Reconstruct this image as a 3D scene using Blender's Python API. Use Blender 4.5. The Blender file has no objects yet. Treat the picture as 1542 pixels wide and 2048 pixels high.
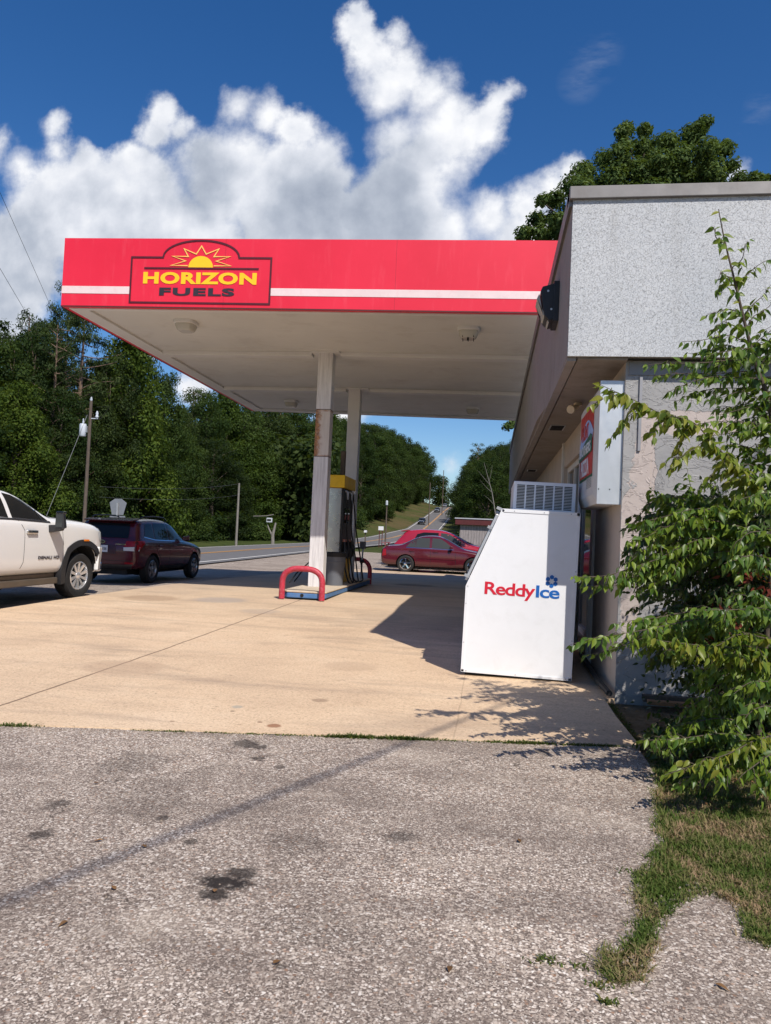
import bpy, bmesh, math, random
import numpy as np
from mathutils import Vector, Matrix
from mathutils.bvhtree import BVHTree

R = math.radians
random.seed(11)
rng = np.random.default_rng(11)
sc = bpy.context.scene
col = sc.collection

# ------------------------------------------------------------------ camera frame
F, CX, CY, H = 1480.0, 771.0, 1024.0, 1.45
_r = 0.044
_vy = np.array([209.0, 60.0, F])
_h0 = 60 - _r * 209
_dn = np.array([-_r * F, F, -_h0]); _dn /= np.linalg.norm(_dn)
_Y = _vy / np.linalg.norm(_vy); _Z = -_dn; _X = np.cross(_Y, _Z); _X /= np.linalg.norm(_X)
CM = np.array([_X, _Y, _Z])                       # camera (x right, y down, z forward) -> world


def ray(px, py): return CM @ np.array([px - CX, py - CY, F])
def at_z(px, py, z): d = ray(px, py); return np.array([0, 0, H]) + (z - H) / d[2] * d
def at_y(px, py, y): d = ray(px, py); return np.array([0, 0, H]) + y / d[1] * d
def at_x(px, py, x): d = ray(px, py); return np.array([0, 0, H]) + x / d[0] * d
def at_d(px, py, D): return np.array([0, 0, H]) + ray(px, py) * D / F


cam = bpy.data.objects.new('camera', bpy.data.cameras.new('camera'))
col.objects.link(cam)
cd = cam.data
cd.sensor_fit = 'VERTICAL'; cd.sensor_height = 36; cd.sensor_width = 36
cd.lens = F / 2048 * 36
cd.clip_start = 0.05; cd.clip_end = 6000
Mw = Matrix([[*_r3] for _r3 in CM]) @ Matrix(((1, 0, 0), (0, -1, 0), (0, 0, -1)))
cam.matrix_world = Matrix.Translation((0, 0, H)) @ Mw.to_4x4()
sc.camera = cam

# ------------------------------------------------------------------ objects
def S(r, g, b):
    f = lambda c: (c / 255 / 12.92) if c / 255 <= .04045 else ((c / 255 + .055) / 1.055) ** 2.4
    return (f(r), f(g), f(b))


def tag(o, label=None, cat=None, group=None, kind=None):
    if label: o['label'] = label
    if cat: o['category'] = cat
    if group: o['group'] = group
    if kind: o['kind'] = kind
    return o


def empty(name, loc=(0, 0, 0), rz=0, label=None, cat=None, group=None):
    o = bpy.data.objects.new(name, None)
    o.empty_display_size = .2
    col.objects.link(o)
    o.location = loc; o.rotation_euler = (0, 0, rz)
    return tag(o, label, cat, group)


KIDS = {}
def link(name, me, parent=None):
    o = bpy.data.objects.new(name, me)
    col.objects.link(o)
    if parent is not None:
        o.parent = parent
        KIDS.setdefault(parent.name, []).append(o)
    return o


def origin(o):
    p = Vector((0, 0, 0))
    while o is not None:
        p += o.location; o = o.parent
    return p


def copy_tree(o, parent=None):
    c = o.copy(); col.objects.link(c); c.parent = parent
    if parent is not None: KIDS.setdefault(parent.name, []).append(c)
    for ch in list(KIDS.get(o.name, [])):
        copy_tree(ch, c)
    return c


class MB:
    """collects shapes, builds ONE mesh object"""
    def __init__(s): s.v = []; s.f = []; s.m = []; s.mi = 0
    def add(s, vs, fs):
        n = len(s.v); s.v += [tuple(map(float, p)) for p in vs]
        s.f += [tuple(i + n for i in f) for f in fs]; s.m += [s.mi] * len(fs)
        return s
    def box(s, a, b):
        x0, y0, z0 = a; x1, y1, z1 = b
        x0, x1 = min(x0, x1), max(x0, x1); y0, y1 = min(y0, y1), max(y0, y1); z0, z1 = min(z0, z1), max(z0, z1)
        return s.add([(x0, y0, z0), (x1, y0, z0), (x1, y1, z0), (x0, y1, z0), (x0, y0, z1), (x1, y0, z1), (x1, y1, z1), (x0, y1, z1)],
                     [(0, 3, 2, 1), (4, 5, 6, 7), (0, 1, 5, 4), (1, 2, 6, 5), (2, 3, 7, 6), (3, 0, 4, 7)])
    def hexa(s, q0, q1):            # two quads
        return s.add(list(q0) + list(q1), [(0, 3, 2, 1), (4, 5, 6, 7), (0, 1, 5, 4), (1, 2, 6, 5), (2, 3, 7, 6), (3, 0, 4, 7)])
    def prism(s, poly, vec):        # 3d polygon swept along vec
        n = len(poly); v = Vector(vec)
        top = [tuple(Vector(p) + v) for p in poly]
        return s.add(list(poly) + top, [tuple(range(n))[::-1], tuple(range(n, 2 * n))] + [(i, (i + 1) % n, n + (i + 1) % n, n + i) for i in range(n)])
    def tube(s, pts, rad, n=8, cap=True):
        pts = [Vector(p) for p in pts]
        rs = rad if isinstance(rad, (list, tuple)) else [rad] * len(pts)
        vs = []; fs = []
        up = None
        for i, p in enumerate(pts):
            d = (pts[min(i + 1, len(pts) - 1)] - pts[max(i - 1, 0)]).normalized()
            if up is None:
                up = Vector((0, 0, 1)) if abs(d.z) < .9 else Vector((1, 0, 0))
            a = d.cross(up)
            a = a.normalized() if a.length > 1e-5 else d.orthogonal().normalized()
            b = a.cross(d).normalized(); up = b
            for k in range(n):
                t = 2 * math.pi * k / n
                vs.append(p + (a * math.cos(t) + b * math.sin(t)) * rs[i])
        for i in range(len(pts) - 1):
            for k in range(n):
                fs.append((i * n + k, i * n + (k + 1) % n, (i + 1) * n + (k + 1) % n, (i + 1) * n + k))
        if cap:
            fs.append(tuple(range(n))); fs.append(tuple(range((len(pts) - 1) * n, len(pts) * n))[::-1])
        return s.add(vs, fs)
    def lathe(s, prof, c=(0, 0, 0), axis='z', n=24, closed=False):   # prof: (radius, height)
        vs = []; fs = []
        for r, h in prof:
            for k in range(n):
                t = 2 * math.pi * k / n
                a, b = r * math.cos(t), r * math.sin(t)
                p = {'z': (a, b, h), 'y': (a, h, b), 'x': (h, a, b)}[axis]
                vs.append((p[0] + c[0], p[1] + c[1], p[2] + c[2]))
        m = len(prof)
        for i in range(m if closed else m - 1):
            j = (i + 1) % m
            for k in range(n):
                fs.append((i * n + k, i * n + (k + 1) % n, j * n + (k + 1) % n, j * n + k))
        if not closed:
            if prof[0][0] > 1e-4: fs.append(tuple(range(n))[::-1])
            if prof[-1][0] > 1e-4: fs.append(tuple(range((m - 1) * n, m * n)))
        return s.add(vs, fs)
    def ribbon(s, pts, w, nrm, th, closed=False):    # flat outlined stroke in the plane with normal nrm
        pts = [Vector(p) for p in pts]; nrm = Vector(nrm).normalized(); N = len(pts)
        L = []; Rr = []
        for i, p in enumerate(pts):
            if closed: a, b = pts[i - 1], pts[(i + 1) % N]
            else: a, b = pts[max(i - 1, 0)], pts[min(i + 1, N - 1)]
            d1 = (p - a).normalized() if (p - a).length > 1e-6 else (b - p).normalized()
            d2 = (b - p).normalized() if (b - p).length > 1e-6 else d1
            n1 = d1.cross(nrm); n2 = d2.cross(nrm)
            m = (n1 + n2); m = m.normalized() if m.length > 1e-3 else n1
            k = min(1 / max(m.dot(n1), .35), 2.4)
            L.append(p + m * w / 2 * k); Rr.append(p - m * w / 2 * k)
        for i in range(N if closed else N - 1):
            j = (i + 1) % N
            s.prism([L[i], L[j], Rr[j], Rr[i]], nrm * th)
        return s
    def build(s, name, mats, parent=None, bevel=0, smooth=None, local=False, seg=2):
        me = bpy.data.meshes.new(name)
        o0 = Vector((0, 0, 0)) if (parent is None or local) else origin(parent)
        vs = [(p[0] - o0.x, p[1] - o0.y, p[2] - o0.z) for p in s.v]
        me.from_pydata(vs, [], s.f)
        if not isinstance(mats, (list, tuple)): mats = [mats]
        for m in mats: me.materials.append(m)
        if len(mats) > 1: me.polygons.foreach_set('material_index', s.m)
        bm = bmesh.new(); bm.from_mesh(me)
        bmesh.ops.recalc_face_normals(bm, faces=bm.faces)
        bm.to_mesh(me); bm.free()
        if smooth is not None:
            me.polygons.foreach_set('use_smooth', [True] * len(me.polygons))
            me.set_sharp_from_angle(angle=R(smooth))
        o = link(name, me, parent)
        if bevel:
            b = o.modifiers.new('bevel', 'BEVEL'); b.width = bevel; b.segments = seg; b.limit_method = 'ANGLE'; b.angle_limit = R(40)
        return o


def text_part(name, body, width, height, origin_pt, right, up, mat, parent, bold=0.0, depth=.003, local=False, align='LEFT', spacing=1.0):
    cu = bpy.data.curves.new('t', 'FONT'); cu.body = body; cu.size = 1; cu.offset = bold; cu.extrude = .001; cu.space_character = spacing
    cu.resolution_u = 4
    to = bpy.data.objects.new('t', cu); col.objects.link(to)
    dg = bpy.context.evaluated_depsgraph_get(); dg.update()
    me = bpy.data.meshes.new_from_object(to.evaluated_get(dg))
    bpy.data.objects.remove(to); bpy.data.curves.remove(cu)
    co = np.array([v.co[:] for v in me.vertices])
    lo, hi = co.min(0), co.max(0)
    sx = width / (hi[0] - lo[0]); sy = height / (hi[1] - lo[1]) if height else sx
    right = Vector(right).normalized(); up = Vector(up).normalized(); nn = right.cross(up)
    o0 = Vector((0, 0, 0)) if (local or parent is None) else origin(parent)
    for v in me.vertices:
        x = (v.co.x - lo[0]) * sx; y = (v.co.y - lo[1]) * sy
        z = depth if v.co.z > 0 else 0
        v.co = Vector(origin_pt) + right * x + up * y + nn * z - o0
    me.name = name
    me.materials.clear(); me.materials.append(mat)
    return link(name, me, parent)


# ------------------------------------------------------------------ materials
def nd(t, typ, ins=None, **kw):
    n = t.nodes.new(typ)
    for k, v in kw.items(): setattr(n, k, v)
    for k, v in (ins or {}).items():
        if isinstance(v, bpy.types.NodeSocket): t.links.new(v, n.inputs[k])
        else:
            if isinstance(v, tuple) and len(v) == 3 and n.inputs[k].type == 'RGBA': v = (*v, 1)
            n.inputs[k].default_value = v
    return n


def ramp(t, fac, stops, interp='LINEAR'):
    n = t.nodes.new('ShaderNodeValToRGB'); n.color_ramp.interpolation = interp
    e = n.color_ramp.elements
    while len(e) < len(stops): e.new(.5)
    for i, (p, c) in enumerate(stops):
        e[i].position = p; e[i].color = (*c, 1) if len(c) == 3 else c
    t.links.new(fac, n.inputs[0])
    return n.outputs[0]


def mixc(t, fac, a, b, mode='MIX'):
    n = t.nodes.new('ShaderNodeMix'); n.data_type = 'RGBA'; n.blend_type = mode
    for k, v in ((0, fac), (6, a), (7, b)):
        if isinstance(v, bpy.types.NodeSocket): t.links.new(v, n.inputs[k])
        else: n.inputs[k].default_value = (*v, 1) if isinstance(v, tuple) else v
    return n.outputs[2]


def math_(t, op, a, b=0.0, c=0.0, clamp=False):
    n = t.nodes.new('ShaderNodeMath'); n.operation = op; n.use_clamp = clamp
    for i, v in enumerate((a, b, c)):
        if isinstance(v, bpy.types.NodeSocket): t.links.new(v, n.inputs[i])
        else: n.inputs[i].default_value = v
    return n.outputs[0]


def noise(t, vec, scale, detail=4, rough=.55, dist=0.0):
    return nd(t, 'ShaderNodeTexNoise', {'Vector': vec, 'Scale': scale, 'Detail': detail, 'Roughness': rough, 'Distortion': dist}).outputs[0]


def newmat(name):
    m = bpy.data.materials.new(name); m.use_nodes = True; t = m.node_tree
    b = t.nodes['Principled BSDF']
    co = t.nodes.new('ShaderNodeTexCoord').outputs['Object']
    return m, t, b, co


def bump(t, b, h, strength=.3, dist=.01):
    n = nd(t, 'ShaderNodeBump', {'Height': h, 'Strength': strength, 'Distance': dist})
    t.links.new(n.outputs[0], b.inputs['Normal'])


def mat(name, base, rough=.5, metal=0.0, var=.12, vs=4.0, bmp=0.0, bs=60.0, coat=0.0, dirt=None, spec=.5):
    m, t, b, co = newmat(name)
    n = noise(t, co, vs, 5, .6)
    lo = tuple(c * (1 - var) for c in base); hi = tuple(min(1, c * (1 + var)) for c in base)
    c = ramp(t, n, [(.3, lo), (.7, hi)])
    if dirt:
        d = noise(t, co, vs * 2.3, 6, .7, .4)
        c = mixc(t, ramp(t, d, [(.52, (0, 0, 0)), (.75, (dirt[1],) * 3)]), c, dirt[0])
    t.links.new(c, b.inputs['Base Color'])
    b.inputs['Roughness'].default_value = rough; b.inputs['Metallic'].default_value = metal
    b.inputs['Specular IOR Level'].default_value = spec
    if coat: b.inputs['Coat Weight'].default_value = coat; b.inputs['Coat Roughness'].default_value = .03
    rr = ramp(t, noise(t, co, vs * 3, 4) if not coat else nd(t, 'ShaderNodeValue').outputs[0], [(.3, (max(0, rough - .08),) * 3), (.7, (min(1, rough + .08),) * 3)])
    t.links.new(rr, b.inputs['Roughness'])
    if bmp: bump(t, b, noise(t, co, bs, 4, .6), bmp, .01)
    return m


def leaf_mat(name, stops, trans=.3, rough=.62, ns=.55, nw=.45):
    m, t, b, co = newmat(name)
    a = nd(t, 'ShaderNodeAttribute', attribute_name='rnd').outputs['Fac']
    oi = nd(t, 'ShaderNodeObjectInfo').outputs['Random']
    n = noise(t, co, ns, 3)
    if nw > .5: n = ramp(t, n, [(.35, (0, 0, 0)), (.65, (1, 1, 1))])
    f = math_(t, 'ADD', math_(t, 'MULTIPLY', a, 1 - nw), math_(t, 'ADD', math_(t, 'MULTIPLY', n, nw), math_(t, 'MULTIPLY', math_(t, 'SUBTRACT', oi, .5), .5)))
    c = ramp(t, f, stops)
    t.links.new(c, b.inputs['Base Color'])
    b.inputs['Roughness'].default_value = rough; b.inputs['Specular IOR Level'].default_value = .10 if rough > .5 else .35
    tr = nd(t, 'ShaderNodeBsdfTranslucent', {'Color': mixc(t, .5, c, (.22, .30, .02))})
    mx = nd(t, 'ShaderNodeMixShader', {0: trans, 1: b.outputs[0], 2: tr.outputs[0]})
    t.links.new(mx.outputs[0], t.nodes['Material Output'].inputs['Surface'])
    return m


def glass_mat(name, tint, rough=.03):
    m, t, b, co = newmat(name)
    b.inputs['Base Color'].default_value = (*tint, 1); b.inputs['Roughness'].default_value = rough
    b.inputs['Specular IOR Level'].default_value = .26
    n = noise(t, co, 1.2, 2); bump(t, b, n, .05, .02)
    return m


# heights of the site
GYP = [(-400, -1.0), (-60, -.3), (0, 0), (8, .055), (16, .171), (20, .14), (28, .03), (38, .09), (64, .30), (98, .56), (125, 1.5), (170, 3.75), (215, 7.4), (255, 11.2), (300, 14.7), (340, 16.8), (420, 16), (1500, 10)]
GXP = [(-500, -.13), (-9, -.13), (-7.7, -.09), (-7.35, 0), (500, 0)]
RXP = [(-200, -8.0), (-20, -14.2), (10, -15.4), (32, -16.3), (54, -17.1), (64, -17.3), (98, -17.8), (124, -16.6), (170, -15.3), (215, -16), (255, -16.3), (300, -17), (345, -18)]
def lerp(P, v): return float(np.interp(v, [p[0] for p in P], [p[1] for p in P]))
def GY(y): return lerp(GYP, y)
def GX(x): return lerp(GXP, x)
def G(x, y): return GY(y) + GX(x)
def RX(y): return lerp(RXP, y)
def sst(a, b, v): k = min(1, max(0, (v - a) / (b - a))); return k * k * (3 - 2 * k)


# -- setting materials
def make_asphalt():
    m, t, b, co = newmat('old_asphalt')
    cw = nd(t, 'ShaderNodeVectorMath', {0: co, 1: nd(t, 'ShaderNodeVectorMath', {0: nd(t, 'ShaderNodeTexNoise', {'Vector': co, 'Scale': 60.0, 'Detail': 2.0}).outputs['Color'], 'Scale': .012}, operation='SCALE').outputs[0]}, operation='ADD').outputs[0]
    v1 = nd(t, 'ShaderNodeTexVoronoi', {'Vector': cw, 'Scale': 88.0, 'Randomness': 1.0})
    v2 = nd(t, 'ShaderNodeTexVoronoi', {'Vector': cw, 'Scale': 190.0, 'Randomness': 1.0})
    sep = nd(t, 'ShaderNodeSeparateColor', {0: v1.outputs['Color']})
    stone = ramp(t, sep.outputs[0], [(.0, S(100, 87, 78)), (.3, S(150, 134, 121)), (.6, S(194, 178, 161)), (.85, S(226, 211, 195)), (1, S(244, 234, 220))])
    stone = mixc(t, ramp(t, sep.outputs[1], [(.90, (0, 0, 0)), (.97, (.5,) * 3)]), stone, S(176, 128, 92))
    gap = ramp(t, v1.outputs['Distance'], [(.42, (0, 0, 0)), (.70, (1, 1, 1))])
    sep2 = nd(t, 'ShaderNodeSeparateColor', {0: v2.outputs['Color']})
    bind = ramp(t, sep2.outputs[0], [(0, S(84, 74, 66)), (.45, S(130, 116, 105)), (.8, S(176, 160, 145)), (1, S(226, 213, 198))])
    expo = math_(t, 'GREATER_THAN', math_(t, 'ADD', sep.outputs[2], math_(t, 'MULTIPLY', math_(t, 'SUBTRACT', noise(t, co, 2.2, 4), .5), 1.1)), .27)
    keep = math_(t, 'MULTIPLY', math_(t, 'SUBTRACT', 1.0, gap), expo)
    c = mixc(t, math_(t, 'MULTIPLY', keep, .92), bind, stone)
    big = noise(t, co, .55, 5, .6)
    c = mixc(t, ramp(t, big, [(.36, (.36,) * 3), (.58, (0, 0, 0))]), c, S(98, 86, 78))
    mp = nd(t, 'ShaderNodeMapping', {'Vector': co, 'Rotation': (0, 0, R(28)), 'Scale': (.5, 2.4, 1)})
    streak = noise(t, mp.outputs[0], 1.3, 5, .65)
    c = mixc(t, ramp(t, streak, [(.48, (0, 0, 0)), (.68, (.38,) * 3)]), c, S(96, 84, 76))
    # oil drips: real stains at fixed places on the lot
    wob = noise(t, co, 9, 4, .7)
    fine = noise(t, co, 30, 3, .7)
    oil = None
    sx = nd(t, 'ShaderNodeSeparateXYZ', {0: co})
    for px, py, rx, ry, amt in OIL:
        p = at_z(px, py, 0)
        dx = math_(t, 'DIVIDE', math_(t, 'SUBTRACT', sx.outputs[0], p[0]), rx)
        dy = math_(t, 'DIVIDE', math_(t, 'SUBTRACT', sx.outputs[1], p[1]), ry)
        d = math_(t, 'SQRT', math_(t, 'ADD', math_(t, 'MULTIPLY', dx, dx), math_(t, 'MULTIPLY', dy, dy)))
        d = math_(t, 'ADD', d, math_(t, 'MULTIPLY', math_(t, 'SUBTRACT', wob, .5), 2.2))
        d = math_(t, 'ADD', d, math_(t, 'MULTIPLY', math_(t, 'SUBTRACT', fine, .5), 1.6))
        k = math_(t, 'MULTIPLY', math_(t, 'MULTIPLY', math_(t, 'SUBTRACT', 1.15, d, clamp=True), 1.7, clamp=True), amt)
        oil = k if oil is None else math_(t, 'MAXIMUM', oil, k)
    c = mixc(t, oil, c, S(38, 33, 31))
    # grey-brown grime where tyres turn
    c = mixc(t, ramp(t, noise(t, co, 2.6, 6, .7, .3), [(.55, (0, 0, 0)), (.78, (.30,) * 3)]), c, S(84, 74, 68))
    med = noise(t, co, 4.2, 5, .7)
    c = mixc(t, ramp(t, med, [(.57, (0, 0, 0)), (.74, (.36,) * 3)]), c, S(78, 67, 60))
    c = mixc(t, ramp(t, noise(t, co, 1.4, 5, .65), [(.54, (0, 0, 0)), (.74, (.30,) * 3)]), c, S(214, 198, 178))
    wc = nd(t, 'ShaderNodeVectorMath', {0: co, 1: nd(t, 'ShaderNodeVectorMath', {0: nd(t, 'ShaderNodeTexNoise', {'Vector': co, 'Scale': 1.7, 'Detail': 5.0, 'Roughness': .65}).outputs['Color'], 'Scale': .9}, operation='SCALE').outputs[0]}, operation='ADD').outputs[0]
    ve = nd(t, 'ShaderNodeTexVoronoi', {'Vector': wc, 'Scale': .55}, feature='DISTANCE_TO_EDGE').outputs['Distance']
    crk = math_(t, 'MULTIPLY', ramp(t, ve, [(.0, (1, 1, 1)), (.0065, (0, 0, 0))]), ramp(t, noise(t, co, .8, 3), [(.50, (0, 0, 0)), (.58, (.8,) * 3)]))
    c = mixc(t, crk, c, S(52, 44, 38))
    t.links.new(c, b.inputs['Base Color'])
    b.inputs['Roughness'].default_value = .88; b.inputs['Specular IOR Level'].default_value = .25
    hgt = math_(t, 'ADD', keep, math_(t, 'MULTIPLY', sep2.outputs[0], .4))
    bump(t, b, hgt, .30, .005)
    return m


OIL = [(450, 1775, .10, .075, .95), (425, 1800, .07, .05, .9), (480, 1760, .08, .06, .8), (80, 1680, .05, .06, .7), (110, 1620, .06, .07, .6), (325, 1648, .035, .04, .7),
       (380, 1695, .03, .03, .7), (490, 1500, .10, .10, .75), (520, 1505, .06, .06, .7), (515, 1528, .05, .05, .7), (560, 1545, .03, .04, .6),
       (800, 1685, .08, .09, .55), (600, 1700, .16, .12, .3), (260, 1540, .22, .25, .35), (110, 1617, .06, .05, .5), (550, 1478, .12, .08, .6), (560, 1945, .02, .02, .5),
       (1085, 1515, .05, .12, .5), (300, 1600, .3, .3, .22), (660, 1870, .25, .16, .2)]
CRACKS = []


def make_concrete():
    m, t, b, co = newmat('tan_concrete')
    sx = nd(t, 'ShaderNodeSeparateXYZ', {0: co})
    n = noise(t, co, .7, 6, .62)
    c = ramp(t, n, [(.28, S(194, 167, 138)), (.5, S(215, 187, 154)), (.72, S(226, 200, 168))])
    fine = noise(t, co, 42, 3, .7)
    c = mixc(t, ramp(t, fine, [(.54, (0, 0, 0)), (.68, (.6,) * 3)]), c, S(140, 115, 94))
    sp = nd(t, 'ShaderNodeTexVoronoi', {'Vector': co, 'Scale': 90.0}).outputs['Color']
    ss = nd(t, 'ShaderNodeSeparateColor', {0: sp}).outputs[0]
    c = mixc(t, .22, c, ramp(t, ss, [(0, S(140, 116, 95)), (.5, S(205, 178, 146)), (1, S(240, 215, 185))]))
    mp = nd(t, 'ShaderNodeMapping', {'Vector': co, 'Scale': (.35, 1.6, 1), 'Rotation': (0, 0, R(8))})
    st = noise(t, mp.outputs[0], 1.1, 6, .68, .5)
    c = mixc(t, ramp(t, st, [(.50, (0, 0, 0)), (.70, (.55,) * 3)]), c, S(150, 131, 114))
    c = mixc(t, ramp(t, noise(t, co, 5.5, 5, .7, .5), [(.58, (0, 0, 0)), (.75, (.4,) * 3)]), c, S(158, 130, 104))
    c = mixc(t, ramp(t, noise(t, co, 16, 3, .6), [(.66, (0, 0, 0)), (.70, (.5,) * 3)]), c, S(128, 106, 88))
    # grey worn film of the pump lane
    lane = math_(t, 'MULTIPLY', math_(t, 'SMOOTH_MIN', math_(t, 'MULTIPLY', math_(t, 'SUBTRACT', sx.outputs[1], 10.5), .16, clamp=True), 1.0, .1), noise(t, co, .9, 5))
    c = mixc(t, math_(t, 'MULTIPLY', lane, .8, clamp=True), c, S(168, 152, 136))
    rn = noise(t, co, 1.9, 6, .7, 1.0)
    c = mixc(t, ramp(t, rn, [(.64, (0, 0, 0)), (.8, (.45,) * 3)]), c, S(172, 122, 84))
    # joints
    wob = math_(t, 'MULTIPLY', math_(t, 'SUBTRACT', noise(t, co, 3, 3), .5), .03)
    def joint(coord, pos, w, amt, c):
        d = math_(t, 'ABSOLUTE', math_(t, 'SUBTRACT', math_(t, 'ADD', coord, wob), pos))
        k = math_(t, 'MULTIPLY', math_(t, 'LESS_THAN', d, w), amt)
        return mixc(t, k, c, S(112, 92, 74))
    c = joint(sx.outputs[0], -3.62, .012, .85, c)
    c = joint(sx.outputs[1], 9.6, .006, .35, c)
    c = joint(sx.outputs[1], 20.5, .012, .6, c)
    c = joint(sx.outputs[0], -.2, .006, .25, c)
    # small round rust spots and drips
    for px, py, rr, cc, am in ((300, 1203, .55, S(150, 122, 96), .5), (440, 1207, .5, S(160, 150, 142), .55), (520, 1228, .35, S(165, 150, 138), .4), (700, 1330, .3, S(178, 152, 126), .4), (250, 1330, .4, S(176, 148, 122), .35), (640, 1395, .07, S(120, 96, 78), .5), (760, 1240, .5, S(166, 146, 126), .4), (990, 1395, .2, S(165, 138, 112), .4), (548, 1443, .055, S(150, 108, 80), .9), (475, 1407, .05, S(150, 150, 140), .6), (465, 1415, .02, S(90, 70, 55), .7), (830, 1175, .6, S(60, 50, 45), .5), (520, 1436, .02, S(120, 90, 70), .8), (345, 1434, .02, S(120, 90, 70), .6)):
        p = at_z(px, py, .08)
        d = nd(t, 'ShaderNodeVectorMath', {0: co, 1: (p[0], p[1], co and GY(p[1]) + .014)}, operation='DISTANCE').outputs['Value']
        d = math_(t, 'ADD', math_(t, 'DIVIDE', d, rr), math_(t, 'MULTIPLY', math_(t, 'SUBTRACT', noise(t, co, 25, 3), .5), .6))
        c = mixc(t, math_(t, 'MULTIPLY', math_(t, 'MULTIPLY', math_(t, 'SUBTRACT', 1.1, d, clamp=True), 3, clamp=True), am), c, cc)
    t.links.new(c, b.inputs['Base Color'])
    b.inputs['Roughness'].default_value = .85; b.inputs['Specular IOR Level'].default_value = .25
    bump(t, b, math_(t, 'ADD', fine, math_(t, 'MULTIPLY', ss, .5)), .25, .004)
    return m


def make_terrain():
    m, t, b, co = newmat('grass_and_dirt')
    n = noise(t, co, .12, 6, .65)
    g = ramp(t, n, [(.3, (.038, .058, .014)), (.5, (.062, .082, .021)), (.7, (.095, .092, .036))])
    g = mixc(t, ramp(t, noise(t, co, 1.1, 6, .75), [(.42, (0, 0, 0)), (.62, (.7,) * 3)]), g, (.026, .040, .010))
    sx = nd(t, 'ShaderNodeSeparateXYZ', {0: co})
    # bare clay and dry broom-sedge on the cut bank up the hill
    hill = math_(t, 'MULTIPLY', math_(t, 'SUBTRACT', sx.outputs[1], 105), .02, clamp=True)
    br = math_(t, 'MULTIPLY', hill, ramp(t, noise(t, co, .10, 5, .7), [(.42, (0, 0, 0)), (.6, (1, 1, 1))]))
    g = mixc(t, math_(t, 'MULTIPLY', br, .7), g, (.125, .085, .045))
    # leaf litter and dirt beside the shop
    near = math_(t, 'MULTIPLY', math_(t, 'LESS_THAN', sx.outputs[1], 30), math_(t, 'GREATER_THAN', sx.outputs[0], .2))
    d = ramp(t, noise(t, co, 6, 6, .7), [(.3, (.10, .075, .04)), (.55, (.19, .14, .085)), (.75, (.28, .21, .14))])
    g = mixc(t, near, g, d)
    t.links.new(g, b.inputs['Base Color']); b.inputs['Roughness'].default_value = .95
    b.inputs['Specular IOR Level'].default_value = .1
    bump(t, b, noise(t, co, 14, 4, .7), .8, .05)
    return m


def make_stucco():
    m, t, b, co = newmat('worm_stucco')
    w = nd(t, 'ShaderNodeVectorMath', {0: co, 1: nd(t, 'ShaderNodeVectorMath', {0: nd(t, 'ShaderNodeTexNoise', {'Vector': co, 'Scale': 30.0, 'Detail': 2.0}).outputs['Color'], 'Scale': .05}, operation='SCALE').outputs[0]}, operation='ADD').outputs[0]
    v = nd(t, 'ShaderNodeTexVoronoi', {'Vector': w, 'Scale': 46.0}, feature='DISTANCE_TO_EDGE').outputs['Distance']
    brk = noise(t, co, 26, 2, .5)
    groove = math_(t, 'MULTIPLY', ramp(t, v, [(.0, (1, 1, 1)), (.055, (0, 0, 0))]), ramp(t, brk, [(.36, (0, 0, 0)), (.48, (1, 1, 1))]))
    n = noise(t, co, 1.2, 5)
    c = ramp(t, n, [(.3, S(186, 189, 192)), (.7, S(202, 203, 204))])
    mps = nd(t, 'ShaderNodeMapping', {'Vector': co, 'Scale': (2.2, 2.2, .22)})
    c = mixc(t, ramp(t, noise(t, mps.outputs[0], 2, 5, .65), [(.52, (0, 0, 0)), (.75, (.35,) * 3)]), c, S(160, 158, 154))
    c = mixc(t, math_(t, 'MULTIPLY', groove, .62), c, S(112, 114, 117))
    t.links.new(c, b.inputs['Base Color']); b.inputs['Roughness'].default_value = .9
    b.inputs['Specular IOR Level'].default_value = .2
    h = math_(t, 'SUBTRACT', math_(t, 'MULTIPLY', noise(t, co, 70, 3), .35), groove)
    bump(t, b, h, .65, .008)
    return m


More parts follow.
